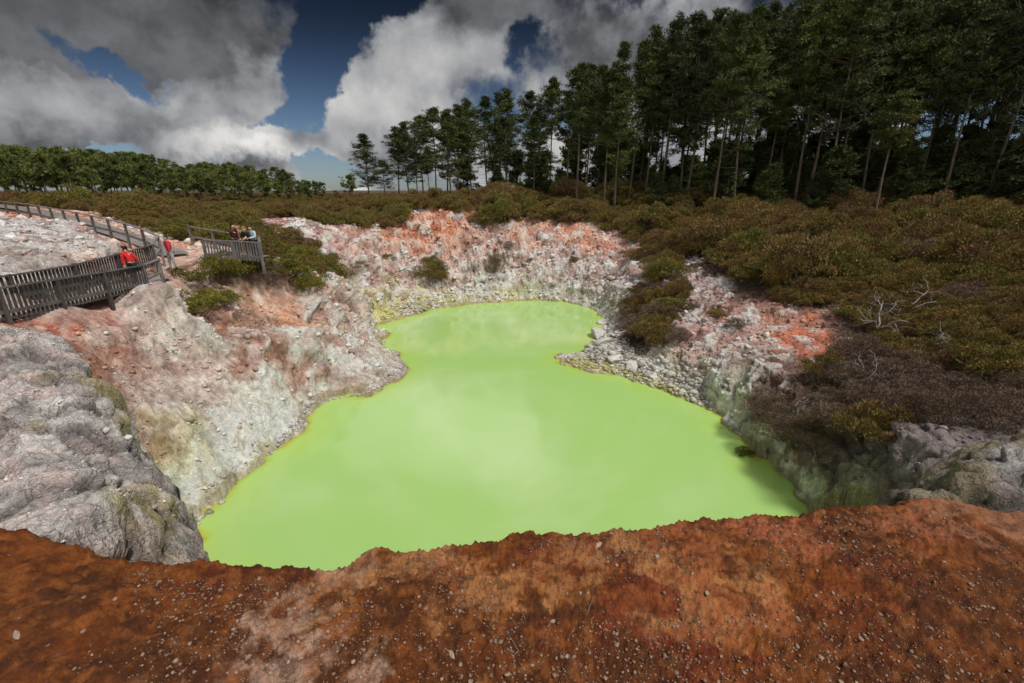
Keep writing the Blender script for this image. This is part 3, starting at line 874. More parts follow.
# ------------------------------------------------------------------ foliage
def leaf_material(name, cols, rough=0.75, var=0.25):
    m, T, bs = material(name)
    oi = T.new('ShaderNodeObjectInfo')
    pos = T.new('ShaderNodeNewGeometry').outputs['Position']
    lc = T.attr('leaf', 'Color')
    ls = T.new('ShaderNodeSeparateColor'); T.put(ls.inputs[0], lc)
    r = T.new('ShaderNodeValToRGB')
    els = r.color_ramp.elements
    for i, c in enumerate(cols):
        e = els[i] if i < 2 else els.new(1.0)
        e.color = (*srgb(*c), 1)
    for i, e in enumerate(els): e.position = i / (len(cols) - 1)
    region = T.noise(pos, 0.13, 4, 0.6)
    f = T.math('ADD', T.math('MULTIPLY', oi.outputs['Random'], 0.55), T.math('MULTIPLY', T.math('SUBTRACT', region, 0.3), 1.1))
    f = T.math('ADD', f, T.math('MULTIPLY', T.math('SUBTRACT', ls.outputs[0], 0.5), 0.6))
    T.put(r.inputs[0], T.math('MULTIPLY', f, 0.9))
    v = T.math('MULTIPLY_ADD', ls.outputs[1], 2 * var, 1 - var)
    T.put(bs.inputs['Base Color'], T.vmath('SCALE', r.outputs[0], scale=v))
    bs.inputs['Roughness'].default_value = rough
    bs.inputs['Specular IOR Level'].default_value = 0.25
    return m

def bark_material(name, c1, c2):
    m, T, bs = material(name)
    pos = T.new('ShaderNodeTexCoord').outputs['Object']
    st = T.vmath('MULTIPLY', pos, (1, 1, 0.25))
    n = T.noise(st, 6.0, 5, 0.65)
    T.put(bs.inputs['Base Color'], T.mix(T.ramp(n, 0.3, 0.7), srgb(*c1), srgb(*c2)))
    bs.inputs['Roughness'].default_value = 0.9
    T.put(bs.inputs['Normal'], T.bump(n, 0.6, 0.05))
    return m
M_PINE = leaf_material('pine_needles', [(54, 64, 36), (70, 80, 42), (86, 96, 50), (106, 112, 58)])
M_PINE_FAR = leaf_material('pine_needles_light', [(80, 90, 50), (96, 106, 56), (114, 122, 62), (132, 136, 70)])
M_HEATH = leaf_material('heath_leaves', [(122, 92, 68), (130, 102, 64), (110, 100, 58), (140, 112, 60), (106, 106, 54), (128, 120, 58), (98, 102, 52)], var=0.4)
M_HEATHG = leaf_material('yellow_green_leaves', [(96, 92, 46), (112, 108, 48), (128, 122, 48), (100, 104, 50)], var=0.35)
M_HEATHB = leaf_material('brown_heath_twigs', [(112, 94, 82), (128, 108, 94), (104, 88, 70), (118, 96, 68)], var=0.4)
M_BARK = bark_material('pine_bark', (78, 68, 58), (122, 108, 94))
M_TWIG = bark_material('grey_twig', (92, 82, 74), (130, 120, 110))
M_DEAD = bark_material('bleached_dead_wood', (128, 120, 114), (172, 166, 160))

def tris_to_mesh(name, base, dirs, length, width, rng, mat, tone):
    """one narrow leaf triangle per base point"""
    n = len(base)
    side = np.cross(dirs, rng.normal(size=(n, 3))); side /= np.linalg.norm(side, axis=1, keepdims=True) + 1e-9
    w = (width * rng.uniform(0.6, 1.3, n))[:, None]; L = (length * rng.uniform(0.6, 1.3, n))[:, None]
    V = np.stack([base - side * w, base + side * w, base + dirs * L], 1).reshape(-1, 3)
    me = np_mesh(name, V, np.arange(n * 3).reshape(n, 3), mat)
    at_ = me.color_attributes.new('leaf', 'FLOAT_COLOR', 'CORNER')
    buf = np.ones((n, 3, 4), dtype=np.float32)
    buf[:, :, 0] = tone[:, None]; buf[:, :, 1] = rng.uniform(0, 1, n)[:, None]
    at_.data.foreach_set('color', buf.ravel())
    return me

def shrub_meshes(seed, h=1.0, w=1.0, nleaf=3600, nclump=22, ll=0.13, lw=0.028, mat=None, flat=0.6, upright=0.5):
    """low heath bush, foliage and stems; unit about one metre"""
    rng = np.random.default_rng(seed)
    cc = []
    for i in range(nclump):
        a = rng.uniform(0, 2 * math.pi); rr_ = w * 0.5 * math.sqrt(rng.uniform(0, 1))
        top = h * (1 - (rr_ / (w * 0.62)) ** 2 * flat)
        z = rng.uniform(0.30, 1.0) * top * 0.88
        cc.append((rr_ * math.cos(a), rr_ * math.sin(a), z, rng.uniform(0.11, 0.20) * w))
    cc = np.array(cc)
    k = rng.integers(0, nclump, nleaf)
    u = rng.normal(size=(nleaf, 3)); u /= np.linalg.norm(u, axis=1, keepdims=True)
    u[:, 2] = np.where(u[:, 2] < -0.3, -u[:, 2], u[:, 2])
    rad_ = cc[k, 3] * rng.uniform(0.35, 1.0, nleaf) ** 0.6
    base = cc[k, :3] + u * rad_[:, None] * np.array([1.15, 1.15, 0.75])
    d = u + rng.normal(size=(nleaf, 3)) * 0.45 + np.array([0, 0, upright]); d /= np.linalg.norm(d, axis=1, keepdims=True)
    tone = np.clip(rng.uniform(0, 1, nclump)[k] * 0.8 + rng.uniform(0, 0.2, nleaf), 0, 1)
    fol = tris_to_mesh('foliage', base, d, ll, lw, rng, mat, tone)
    mb = MB()
    for i in range(min(nclump, 14)):
        e = Vector(cc[i, :3]); s = Vector((rng.normal() * 0.06, rng.normal() * 0.06, -0.15))
        mid = s.lerp(e, 0.5) + Vector(rng.normal(size=3) * 0.05)
        mb.tube([s, mid, e, e + Vector(rng.normal(size=3) * 0.06) + Vector((0, 0, 0.05))], [0.022, 0.015, 0.009, 0.003], 4)
    me = bpy.data.meshes.new('stem'); me.from_pydata(mb.v, [], mb.f); me.materials.append(M_TWIG)
    return fol, me

def pine_meshes(seed, H=20.0, crown=0.5, spread=3.2, dens=1.0, mat=M_PINE, lean=0.0, nlimb=60, leaf=0.45, bare=0.1, trunk_r=0.24, round_top=0.4):
    rng = np.random.default_rng(seed)
    mb = MB()
    pts = []; n = 9
    ox, oy = rng.normal() * 0.5, rng.normal() * 0.5
    for i in range(n):
        t = i / (n - 1)
        pts.append(Vector((lean * H * t + ox * math.sin(t * 3) * 0.6, oy * math.sin(t * 2.4) * 0.6, H * t * 0.98)))
    def on(t):
        f = t * (n - 1); i = min(int(f), n - 2)
        return pts[i].lerp(pts[i + 1], f - i)
    pts[0].z = -0.6
    mb.tube(pts, [trunk_r * (1 - 0.88 * (i / (n - 1)) ** 0.9) for i in range(n)], 7)
    cl = []
    c0 = 1 - crown
    for i in range(nlimb):
        t = c0 + crown * (rng.uniform(0, 1) ** 0.85)
        s = (t - c0) / crown
        prof = (0.55 + 0.45 * math.sin(min(1, s * 1.6) * math.pi / 2)) * (1 - max(0, s - round_top) / (1 - round_top)) ** 0.7
        L = spread * max(0.18, prof) * rng.uniform(0.5, 1.15)
        a = rng.uniform(0, 2 * math.pi)
        p0 = on(min(t, 0.99)); up = rng.uniform(0.05, 0.5) + 0.45 * s
        d = Vector((math.cos(a), math.sin(a), up)).normalized()
        p1 = p0 + d * L * 0.55 + Vector((0, 0, -0.05 * L)); p2 = p0 + d * L + Vector((0, 0, rng.uniform(0, 0.15) * L))
        mb.tube([p0, p1, p2], [0.07 * (1.1 - s * 0.6), 0.04, 0.015], 4)
        for q_ in range(int(rng.integers(3, 6))):
            f = rng.uniform(0.45, 1.08)
            c = p0.lerp(p2, f) + Vector(rng.normal(size=3)) * 0.22 * L * np.array([1, 1, 0.55]) if False else p0.lerp(p2, f) + Vector((rng.normal() * 0.2 * L, rng.normal() * 0.2 * L, rng.normal() * 0.11 * L))
            cl.append((c.x, c.y, c.z, rng.uniform(0.22, 0.52) * (0.7 + 0.1 * spread), rng.uniform(0, 1)))
    for i in range(int(rng.integers(5, 11))):   # dead limbs below the crown
        t = rng.uniform(0.2, c0 + 0.1); a = rng.uniform(0, 2 * math.pi); p0 = on(t); L = rng.uniform(0.5, 1.9)
        d = Vector((math.cos(a), math.sin(a), rng.uniform(-0.2, 0.4)))
        mb.tube([p0, p0 + d * L], [0.035, 0.008], 3)
    top = on(0.99); 
    for q_ in range(4): cl.append((top.x + rng.normal() * 0.2, top.y + rng.normal() * 0.2, top.z - q_ * 0.45 + 0.15, 0.35, rng.uniform()))
    cl = np.array(cl)
    per = int(33 * dens)
    k = np.repeat(np.arange(len(cl)), per)
    nl = len(k)
    u = rng.normal(size=(nl, 3)); u /= np.linalg.norm(u, axis=1, keepdims=True)
    base = cl[k, :3] + u * (cl[k, 3] * rng.uniform(0.1, 1.0, nl) ** 0.6)[:, None] * np.array([1.2, 1.2, 0.62])
    d = u * 0.8 + rng.normal(size=(nl, 3)) * 0.4 + np.array([0, 0, 0.55]); d /= np.linalg.norm(d, axis=1, keepdims=True)
    fol = tris_to_mesh('crown', base, d, leaf, leaf * 0.17, rng, mat, cl[k, 4])
    me = bpy.data.meshes.new('trunk'); me.from_pydata(mb.v, [], mb.f); me.materials.append(M_BARK)
    for p in me.polygons: p.use_smooth = True
    return fol, me

def plant(name, parts, loc, rz, sc, label, cat, group=None):
    o = empty(name, loc, rz)
    o.scale = (sc, sc, sc) if not isinstance(sc, tuple) else sc
    tag(o, label, cat, group)
    for nm, me in parts:
        link(nm, me, o)
    return o

# ---- pines of the right-hand forest
PV = []
for i, (H, crown, spread, lean, dens) in enumerate(((20, .56, 3.0, .0, 1.0), (22, .50, 3.3, .02, 1.1), (19, .70, 2.8, -.02, 0.9), (23, .60, 3.6, .03, 1.1), (18, .5, 3.2, .0, 1.1),
                                                  (21, .42, 2.4, -.03, 0.9), (20, .72, 3.6, .01, 1.0), (22, .62, 3.8, .0, 1.1))):
    PV.append((H, pine_meshes(100 + i, H, crown, spread, dens, lean=lean, nlimb=60 + i * 3, trunk_r=0.17, round_top=(0.25, 0.5)[i % 2], leaf=0.33)))
def top_profile(px):
    xs = [345, 400, 440, 470, 500, 530, 560, 600, 640, 680, 720, 760, 800, 850, 900, 1100]
    ys = [150, 118, 112, 106, 88, 96, 72, 60, 30, 20, 14, 10, 0, -12, -20, -60]
    return float(np.interp(px, xs, ys))
prng = np.random.default_rng(55)
GR_P = 'tall pines of the forest behind the crater'
def stand_pine(px, t, vi=None, topy=None, jitter=True):
    x, y, _ = at(px, 195, t)
    # drop straight to the ground
    z = float(zat(x, y)[0])
    _, _, dep = project(x, y, z)
    ty = topy if topy is not None else top_profile(px) + prng.exponential(26) - 8 + (t - 55) * 0.1
    d0 = ray(px, ty)
    # height whose tip reaches the wanted height at this distance
    k = math.hypot(x, y) / math.hypot(d0[0], d0[1])
    Hw = CAMZ + d0[2] * k - z
    Hw = float(np.clip(Hw, 7, 34))
    i = int(prng.integers(0, len(PV))) if vi is None else vi
    H, (fo, tr) = PV[i]
    s = Hw / H
    return plant('pine_tree', (('crown', fo), ('trunk', tr)), (x, y, z), prng.uniform(0, 6.28), (0.5 * s + 0.5, 0.5 * s + 0.5, s),
          'tall dark pine with a bare trunk in the forest behind the crater', 'tree', GR_P)
n_p = 0
for row, (t0, dens_) in enumerate(((52, 12), (58, 11), (65, 11), (74, 12))):
    px = 452 + row * 5
    while px < 1080:
        step = dens_ * prng.uniform(0.6, 1.7) * (2.3 if px < 560 else 1.4)
        tt = t0 + prng.uniform(-3, 3) - max(0, (px - 620)) * 0.022
        if px < 560: tt += 6
        stand_pine(px, tt)
        n_p += 1
        px += step
# small group left of the forest, thinner, each standing apart
lab = {367: ('lone slender pine standing apart left of the forest, its layered crown against the clouds', 138, 62), }
o = stand_pine(369, 60, 6, 134); o['label'] = lab[367][0]; del o['group']
for px, t, ty in ((398, 64, 126), (410, 62, 122), (424, 66, 116), (436, 60, 108), (446, 66, 112), (385, 74, 160), (418, 72, 140), (431, 74, 150)):
    o = stand_pine(px, t, int(prng.integers(0, 8)), ty); n_p += 1
    o['label'] = 'thin pine in the open clump between the lone pine and the dense forest'; o['group'] = 'open clump of thin pines'
# young pines along the forest edge
YV = [(6, pine_meshes(400 + i, 6, .88, 1.9, 1.1, nlimb=40, leaf=0.34, trunk_r=0.09, round_top=.2)) for i in range(4)]
for i in range(76):
    px = (470 + (i + prng.uniform(0, 1)) * 13.2) if i < 44 else (640 + (i - 44 + prng.uniform(0, 1)) * 12.5); t = 60 - max(0, px - 600) * 0.03 + (prng.uniform(-3, 9) if i < 44 else prng.uniform(-8, -1))
    x, y, _ = at(px, 195, t); z = float(zat(x, y)[0]); H, (fo, tr) = YV[i % 4]; s = prng.uniform(0.6, 1.35)
    plant('young_pine', (('crown', fo), ('trunk', tr)), (x, y, z), prng.uniform(0, 6), (s * 1.15, s * 1.15, s), 'low bushy young pine under the tall trees along the edge of the forest', 'tree', 'young pines along the forest edge')
# leaning pale trunk in front of the forest
o = stand_pine(880, 41, 5, 90); o['label'] = 'slim pine with a pale bare trunk leaning right, in front of the dark forest edge'; del o['group']
o.rotation_euler = (0, R(4), 0.3)
print('pines', n_p)

# ---- lighter trees of the far left ridge
FV = []
for i in range(7):
    H = 11 + (i % 3)
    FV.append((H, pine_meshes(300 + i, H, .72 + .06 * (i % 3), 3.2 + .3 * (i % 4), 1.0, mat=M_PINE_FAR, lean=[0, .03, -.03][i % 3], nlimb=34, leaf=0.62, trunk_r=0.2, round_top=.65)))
def left_top(px):
    xs = [-80, 0, 40, 100, 150, 200, 250, 300, 310]
    ys = [136, 143, 148, 152, 155, 161, 164, 173, 178]
    return float(np.interp(px, xs, ys))
n_l = 0
for row, t0 in enumerate((92, 104, 117, 132)):
    px = -60 + row * 4
    while px < 318:
        x, y, _ = at(px, 195, t0 + prng.uniform(-4, 4))
        z = float(zat(x, y)[0])
        ty = left_top(px) + prng.exponential(5) - 1 + (7 if row == 0 else 0)
        if px > 302: ty = 182
        d0 = ray(px, ty); k = math.hypot(x, y) / math.hypot(d0[0], d0[1])
        Hw = float(np.clip(CAMZ + d0[2] * k - z, 4, 18))
        H, (fo, tr) = FV[int(prng.integers(0, 7))]
        s = Hw / H
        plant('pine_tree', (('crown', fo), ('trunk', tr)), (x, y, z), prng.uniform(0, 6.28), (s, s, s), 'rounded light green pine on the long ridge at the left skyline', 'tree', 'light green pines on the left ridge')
        n_l += 1
        px += prng.uniform(10, 18)
for px, ty, lb in ((322, 182, 'small round tree just left of the gap of white cloud on the skyline'), (350, 176, 'small dark tree at the foot of the lone slender pine'), (336, 192, 'lowest small tree below the white cloud in the skyline gap')):
    x, y, _ = at(px, 195, 100); z = float(zat(x, y)[0])
    d0 = ray(px, ty); k = math.hypot(x, y) / math.hypot(d0[0], d0[1]); Hw = max(2.0, CAMZ + d0[2] * k - z)
    H, (fo, tr) = FV[n_l % 7]; s = Hw / H; n_l += 1
    plant('pine_tree', (('crown', fo), ('trunk', tr)), (x, y, z), 1.0, (s, s, s), lb, 'tree')
print('left pines', n_l)

# ---- heath
def in_poly(px, py, poly):
    return poly_sdf(np.asarray(px, float), np.asarray(py, float), poly) < 0
BARE = [  # outlines, in the map sense, of ground that carries no scrub, found where it is seen
    [(-400, 203), (0, 207), (60, 218), (125, 233), (170, 246), (186, 238), (232, 244), (262, 262), (300, 270), (330, 280), (345, 268), (300, 238), (262, 232), (245, 216), (300, 214), (318, 222),
     (345, 228), (398, 230), (410, 212), (440, 206), (462, 212), (476, 222), (560, 222), (600, 226), (640, 246), (652, 262), (636, 290), (626, 318), (628, 346), (655, 350), (674, 328), (684, 300), (672, 278), (674, 256), (702, 254), (732, 278), (776, 290), (800, 304), (850, 316), (858, 350), (832, 370), (800, 378), (780, 392), (762, 416), (784, 450), (838, 466), (880, 448), (960, 444), (1010, 428), (1200, 430), (1200, 900), (-400, 900)],
]
allow_px = [  # patches of scrub inside bare ground
    [(185, 256), (215, 250), (262, 262), (300, 270), (335, 285), (300, 285), (255, 292), (215, 285), (185, 275)],
]
hr = np.random.default_rng(91)
cand = []
def try_fill(x0, x1, y0, y1, spacing):
    nx, ny = int((x1 - x0) / spacing), int((y1 - y0) / spacing)
    gx, gy = np.meshgrid(np.arange(nx), np.arange(ny), indexing='ij')
    gx = x0 + (gx.ravel() + hr.uniform(-0.45, 0.45, nx * ny)) * spacing
    gy = y0 + (gy.ravel() + hr.uniform(-0.45, 0.45, nx * ny)) * spacing
    return gx, gy
def heath_mask(gx, gy):
    z = zat(gx, gy)
    px, py, dep = project(gx, gy, z + 0.35)
    bare = np.zeros(len(gx), bool)
    for pl in BARE: bare |= in_poly(px, py, pl)
    for pl in allow_px: bare &= ~in_poly(px, py, pl)
    r = np.hypot(gx, gy)
    ok = (~bare) & (dep > 9) & (z > 0.8) & (poly_sdf(gx, gy, SHORE) > 1.0) & (line_dist(gx, gy, PATHLINE) > 1.9) & (line_dist(gx, gy, PATH2) > 2.7) & (np.abs(px - 512) < 620 + 0 * r)
    return ok, z, px, py, dep
pts_ = []
gx, gy = try_fill(-60, 60, 8, 56, 1.15)
ok, z, px, py, dep = heath_mask(gx, gy)
pts_.append(np.stack([gx, gy, z, px, py, dep, np.clip(hr.lognormal(0.08, 0.33, len(gx)), 0.55, 2.2)], 1)[ok])
gx, gy = try_fill(-150, 130, 56, 100, 2.2)
ok, z, px, py, dep = heath_mask(gx, gy)
pts_.append(np.stack([gx, gy, z, px, py, dep, hr.uniform(1.3, 2.2, len(gx))], 1)[ok])
gx, gy = try_fill(-170, -20, 100, 150, 3.0)
ok, z, px, py, dep = heath_mask(gx, gy)
pts_.append(np.stack([gx, gy, z, px, py, dep, hr.uniform(2.0, 3.2, len(gx))], 1)[ok])
HP = np.concatenate(pts_)
lump = fbm(np.stack([HP[:, 0] * 0.28, HP[:, 1] * 0.28, HP[:, 0] * 0], 1), 3, 0.55, 733)
HP[:, 6] *= np.clip(1.0 + 0.9 * lump, 0.65, 1.35)
HP[:, 6] = np.where(HP[:, 5] < 24, np.minimum(HP[:, 6], 0.85 + 0.45 * hr.uniform(0, 1, len(HP))), HP[:, 6])
HP[:, 6] = np.where((HP[:, 5] > 40) & (HP[:, 3] < 480), np.minimum(HP[:, 6], 1.3), HP[:, 6])
print('heath', len(HP))
SHR = []
for i in range(6):
    SHR.append(shrub_meshes(500 + i, 1.05, 1.35, 8000, 34, 0.055, 0.013, M_HEATH, upright=0.4))
SHB = [shrub_meshes(520 + i, 1.1, 1.4, 8500, 40, 0.06, 0.0075, M_HEATHB, upright=0.3) for i in range(3)]
SHG = [shrub_meshes(530 + i, 0.8, 1.5, 5000, 26, 0.07, 0.016, M_HEATHG, flat=0.4, upright=0.4) for i in range(3)]
# size in view: nearer ones first
vis = np.array([visible(p[0], p[1], p[2], 1.2) for p in HP])
brown = (HP[:, 3] > 600) & (fbm(np.stack([HP[:, 0] * 0.25, HP[:, 1] * 0.25, HP[:, 0] * 0], 1), 3, 0.5, 700) + np.clip((HP[:, 4] - 330) / 200, -0.6, 0.5) > 0.24)
key = np.where(vis, HP[:, 5] / HP[:, 6], 1e6)
order = np.argsort(key)
indiv = order[:225]
rest = order[225:]
def where_words(px, py, t):
    if px < 330: return 'on the left headland'
    if py < 262: return 'on the rim above the far cliff'
    return 'on the slope right of the pool'
for i in indiv:
    x, y, z, px, py, dep, s = HP[i]
    if brown[i]:
        fo, st = SHB[int(hr.integers(0, 3))]; lb = 'brown twiggy heath shrub'; nm = 'heath_shrub'
    elif px < 330:
        fo, st = SHG[int(hr.integers(0, 3))]; lb = 'low yellow green heath shrub'; nm = 'heath_shrub'
    else:
        fo, st = SHR[int(hr.integers(0, 6))]; lb = 'olive feathery heath shrub'; nm = 'heath_shrub'
    ww = where_words(px, py, dep)
    s2 = s * (0.8 if px < 330 else 1.12)
    plant(nm, (('foliage', fo), ('stem', st)), (x, y, z - 0.1), hr.uniform(0, 6.28), (s2, s2, s2 * hr.uniform(0.85, 1.4)), lb + ' massed with its like ' + ww, 'shrub', lb + 's ' + ww)

# the remaining scrub as one object of scattered points
Rst = HP[rest]
kind_ = np.where(brown[rest], 6 + hr.integers(0, 3, len(rest)), hr.integers(0, 6, len(rest)))
me = bpy.data.meshes.new('heath_scrub')
me.vertices.add(len(Rst)); me.vertices.foreach_set('co', (Rst[:, :3] - np.array([0, 0, 0.12])).astype(np.float32).ravel())
for nm, arr in (('sc', Rst[:, 6] * 1.12), ('rz', hr.uniform(0, 6.28, len(Rst))), ('zs', hr.uniform(0.85, 1.45, len(Rst)) * np.where(Rst[:, 5] > 55, 0.6, 1.0))):
    a_ = me.attributes.new(nm, 'FLOAT', 'POINT'); a_.data.foreach_set('value', arr.astype(np.float32))
a_ = me.attributes.new('kd', 'INT', 'POINT'); a_.data.foreach_set('value', kind_.astype(np.int32))
heath = link('heath_scrub', me)
tag(heath, 'brown and olive heath scrub covering the ground behind the crater rim', 'scrub', kind='stuff')
protos = {}
for o in bpy.data.objects:
    if o.parent and o.name.startswith('foliage') and o.data not in [p.data for p in protos.values()]:
        protos[o.data.name] = o
ng = bpy.data.node_groups.new('scatter', 'GeometryNodeTree')
ng.interface.new_socket('Geometry', in_out='INPUT', socket_type='NodeSocketGeometry')
ng.interface.new_socket('Geometry', in_out='OUTPUT', socket_type='NodeSocketGeometry')
gi = ng.nodes.new('NodeGroupInput'); go = ng.nodes.new('NodeGroupOutput')
jn = ng.nodes.new('GeometryNodeJoinGeometry')
def named(nm, typ):
    n_ = ng.nodes.new('GeometryNodeInputNamedAttribute'); n_.data_type = typ; n_.inputs[0].default_value = nm
    return n_.outputs[0]
sc_, rz_, zs_, kd_ = named('sc', 'FLOAT'), named('rz', 'FLOAT'), named('zs', 'FLOAT'), named('kd', 'INT')
cr_ = ng.nodes.new('ShaderNodeCombineXYZ'); ng.links.new(rz_, cr_.inputs[2])
cs_ = ng.nodes.new('ShaderNodeCombineXYZ'); mu = ng.nodes.new('ShaderNodeMath'); mu.operation = 'MULTIPLY'
ng.links.new(sc_, mu.inputs[0]); ng.links.new(zs_, mu.inputs[1])
ng.links.new(sc_, cs_.inputs[0]); ng.links.new(sc_, cs_.inputs[1]); ng.links.new(mu.outputs[0], cs_.inputs[2])
for k_, (fo, st) in enumerate(SHR + SHB):
    src = next((o for o in protos.values() if o.data == fo), None)
    if src is None: src = next(iter(protos.values()))
    oi_ = ng.nodes.new('GeometryNodeObjectInfo'); oi_.transform_space = 'ORIGINAL'; oi_.inputs['Object'].default_value = src; oi_.inputs['As Instance'].default_value = True
    cmp_ = ng.nodes.new('FunctionNodeCompare'); cmp_.data_type = 'INT'; cmp_.operation = 'EQUAL'
    ng.links.new(kd_, cmp_.inputs[2]); cmp_.inputs[3].default_value = k_
    ip = ng.nodes.new('GeometryNodeInstanceOnPoints')
    ng.links.new(gi.outputs[0], ip.inputs['Points']); ng.links.new(cmp_.outputs[0], ip.inputs['Selection'])
    ng.links.new(oi_.outputs['Geometry'], ip.inputs['Instance'])
    ng.links.new(cr_.outputs[0], ip.inputs['Rotation']); ng.links.new(cs_.outputs[0], ip.inputs['Scale'])
    ng.links.new(ip.outputs[0], jn.inputs[0])
ng.links.new(jn.outputs[0], go.inputs[0])
md = heath.modifiers.new('scatter', 'NODES'); md.node_group = ng
# ------------------------------------------------------------------ scrub on the cliffs
def gp(px, py):
    h = hit(px, py); return (float(h[0]), float(h[1]), float(h[2]))
tr_ = np.random.default_rng(17)
for px, py, s, k_, lb in (
    (432, 286, 1.9, 0, 'dark upright shrub clinging to the far cliff below the orange knoll'),
    (494, 272, 2.0, 1, 'grey twiggy shrub halfway down the middle of the far cliff'),
    (504, 252, 1.2, 1, 'small grey shrub high on the far cliff right of the orange knoll'),
    (344, 282, 1.3, 0, 'dark small shrub at the left foot of the far cliff'),
    (388, 262, 0.9, 0, 'small dark shrub on the cliff under the orange streaks'),
    (358, 272, 1.1, 1, 'brown shrub in the gully at the left of the far cliff'),
    (574, 262, 0.8, 0, 'little dark bush on the right half of the far cliff'),
    (632, 262, 1.5, 0, 'dark green shrub hanging over the right corner of the far cliff'),
    (196, 312, 1.5, 2, 'dark green low bush hanging on the brown cliff below the lookout'),
    (216, 306, 1.2, 2, 'smaller low bush right of the one hanging below the lookout'),
    (206, 282, 1.6, 2, 'olive bush on the cliff top in front of the junction of paths'),
    (286, 276, 1.7, 2, 'bright yellow green bush at the right end of the headland'),
    (232, 274, 1.5, 2, 'olive bush directly under the left part of the lookout fence'),
    (252, 277, 1.6, 2, 'olive bush directly under the right part of the lookout fence'),
    (268, 285, 1.3, 1, 'brown bush on the cliff edge below the right end of the lookout'),
    (640, 338, 1.7, 1, 'grey brown twiggy shrub just above the stony spit'),
    (662, 322, 1.8, 1, 'brown shrub on the slope behind the stony spit'),
    (655, 300, 1.5, 1, 'brown shrub under the right corner of the far cliff'),
    (680, 345, 1.2, 1, 'small brown shrub right above the shoreline boulders'),
    (770, 415, 1.3, 1, 'bare brown shrub leaning over the right shore'),
    (790, 440, 1.5, 1, 'dark twiggy shrub at the lower right shore above the green crust'),
    (815, 448, 1.4, 1, 'dense brown shrub nearest the dark scree'),
    (850, 440, 1.5, 1, 'brown bushy shrub at the upper edge of the dark scree'),
    (745, 455, 0.5, 2, 'tiny green tuft at the waterline of the right shore'),
    (785, 302, 1.2, 0, 'olive shrub on the ledge above the orange scar'),
    (735, 330, 0.8, 1, 'small brown shrub on the pink scree slope'),
    (716, 318, 0.8, 0, 'small olive shrub on the pink scree slope'),
    ):
    x, y, z = gp(px, py)
    fo, st = (SHR, SHB, SHG)[k_][int(tr_.integers(0, 3))]
    plant('heath_shrub', (('foliage', fo), ('stem', st)), (x, y + 0.1, z - 0.15), tr_.uniform(0, 6), (s, s, s * (1.5 if 'upright' in lb else 0.95)), lb, 'shrub')

# ------------------------------------------------------------------ dead wood
def dead_branch(name, px, py, size, seed, label, lean=(0.3, -0.6)):
    rng = np.random.default_rng(seed)
    mb = MB()
    def grow(p, d, L, r, dep_):
        n_ = 5; pts2 = [Vector(p)]
        for i in range(n_):
            d = (d + Vector(rng.normal(size=3)) * 0.28).normalized()
            pts2.append(pts2[-1] + d * L / n_)
        mb.tube(pts2, [r * (1 - 0.6 * i / n_) for i in range(n_ + 1)], 5)
        if dep_ > 0:
            for k in range(int(rng.integers(2, 4))):
                q_ = pts2[int(rng.integers(2, n_ + 1))]
                grow(q_, (d + Vector(rng.normal(size=3)) * 0.75).normalized(), L * rng.uniform(0.5, 0.75), r * 0.55, dep_ - 1)
    for k in range(3):
        a = rng.uniform(0, 6.28)
        grow((0, 0, -0.1), Vector((math.cos(a) * 0.8 + lean[0], math.sin(a) * 0.8 + lean[1], 0.8)).normalized(), size * 0.55, 0.030 * size / 1.6, 3)
    o = mb.build(name, M_DEAD, smooth=True)
    x, y, z = gp(px, py)
    o.location = (x, y, z + 0.2 + 0.24 * size)
    return tag(o, label, 'dead wood')
dead_branch('dead_branch', 872, 345, 2.6, 5, 'bleached grey dead shrub spreading among brown scrub right of the orange scar')
dead_branch('dead_branch', 838, 395, 2.0, 9, 'pale bare branches lying in the scrub below the orange scar')
dead_branch('dead_branch', 905, 322, 2.2, 12, 'fallen silver branch higher on the scrub slope at the right')
dead_branch('dead_branch', 930, 365, 1.6, 22, 'small bleached dead branch poking out of brown scrub near the right edge')
dead_branch('dead_branch', 790, 425, 1.5, 27, 'thin bare grey branch above the right shore')
dead_branch('dead_branch', 812, 470, 0.9, 15, 'short bare forked branch at the edge of the dark scree')

# ------------------------------------------------------------------ wood
def wood_material(name, c1, c2):
    m, T, bs = material(name)
    pos = T.new('ShaderNodeTexCoord').outputs['Object']
    n = T.noise(T.vmath('MULTIPLY', pos, (3, 3, 0.6)), 4.0, 5, 0.65)
    n2 = T.noise(pos, 1.3, 3, 0.6)
    c = T.mix(T.ramp(n, 0.3, 0.7), srgb(*c1), srgb(*c2))
    c = T.vmath('SCALE', c, scale=T.ramp(n2, 0.3, 0.7, 0.8, 1.2))
    T.put(bs.inputs['Base Color'], c); bs.inputs['Roughness'].default_value = 0.85
    return m
M_WOOD = wood_material('weathered_timber', (104, 98, 96), (142, 136, 134))
M_WOODD = wood_material('dark_weathered_timber', (58, 54, 54), (86, 80, 80))
M_SLAT = wood_material('grey_slat_timber', (92, 88, 88), (128, 122, 122))
M_DECK = wood_material('boardwalk_planks', (130, 124, 122), (162, 156, 152))

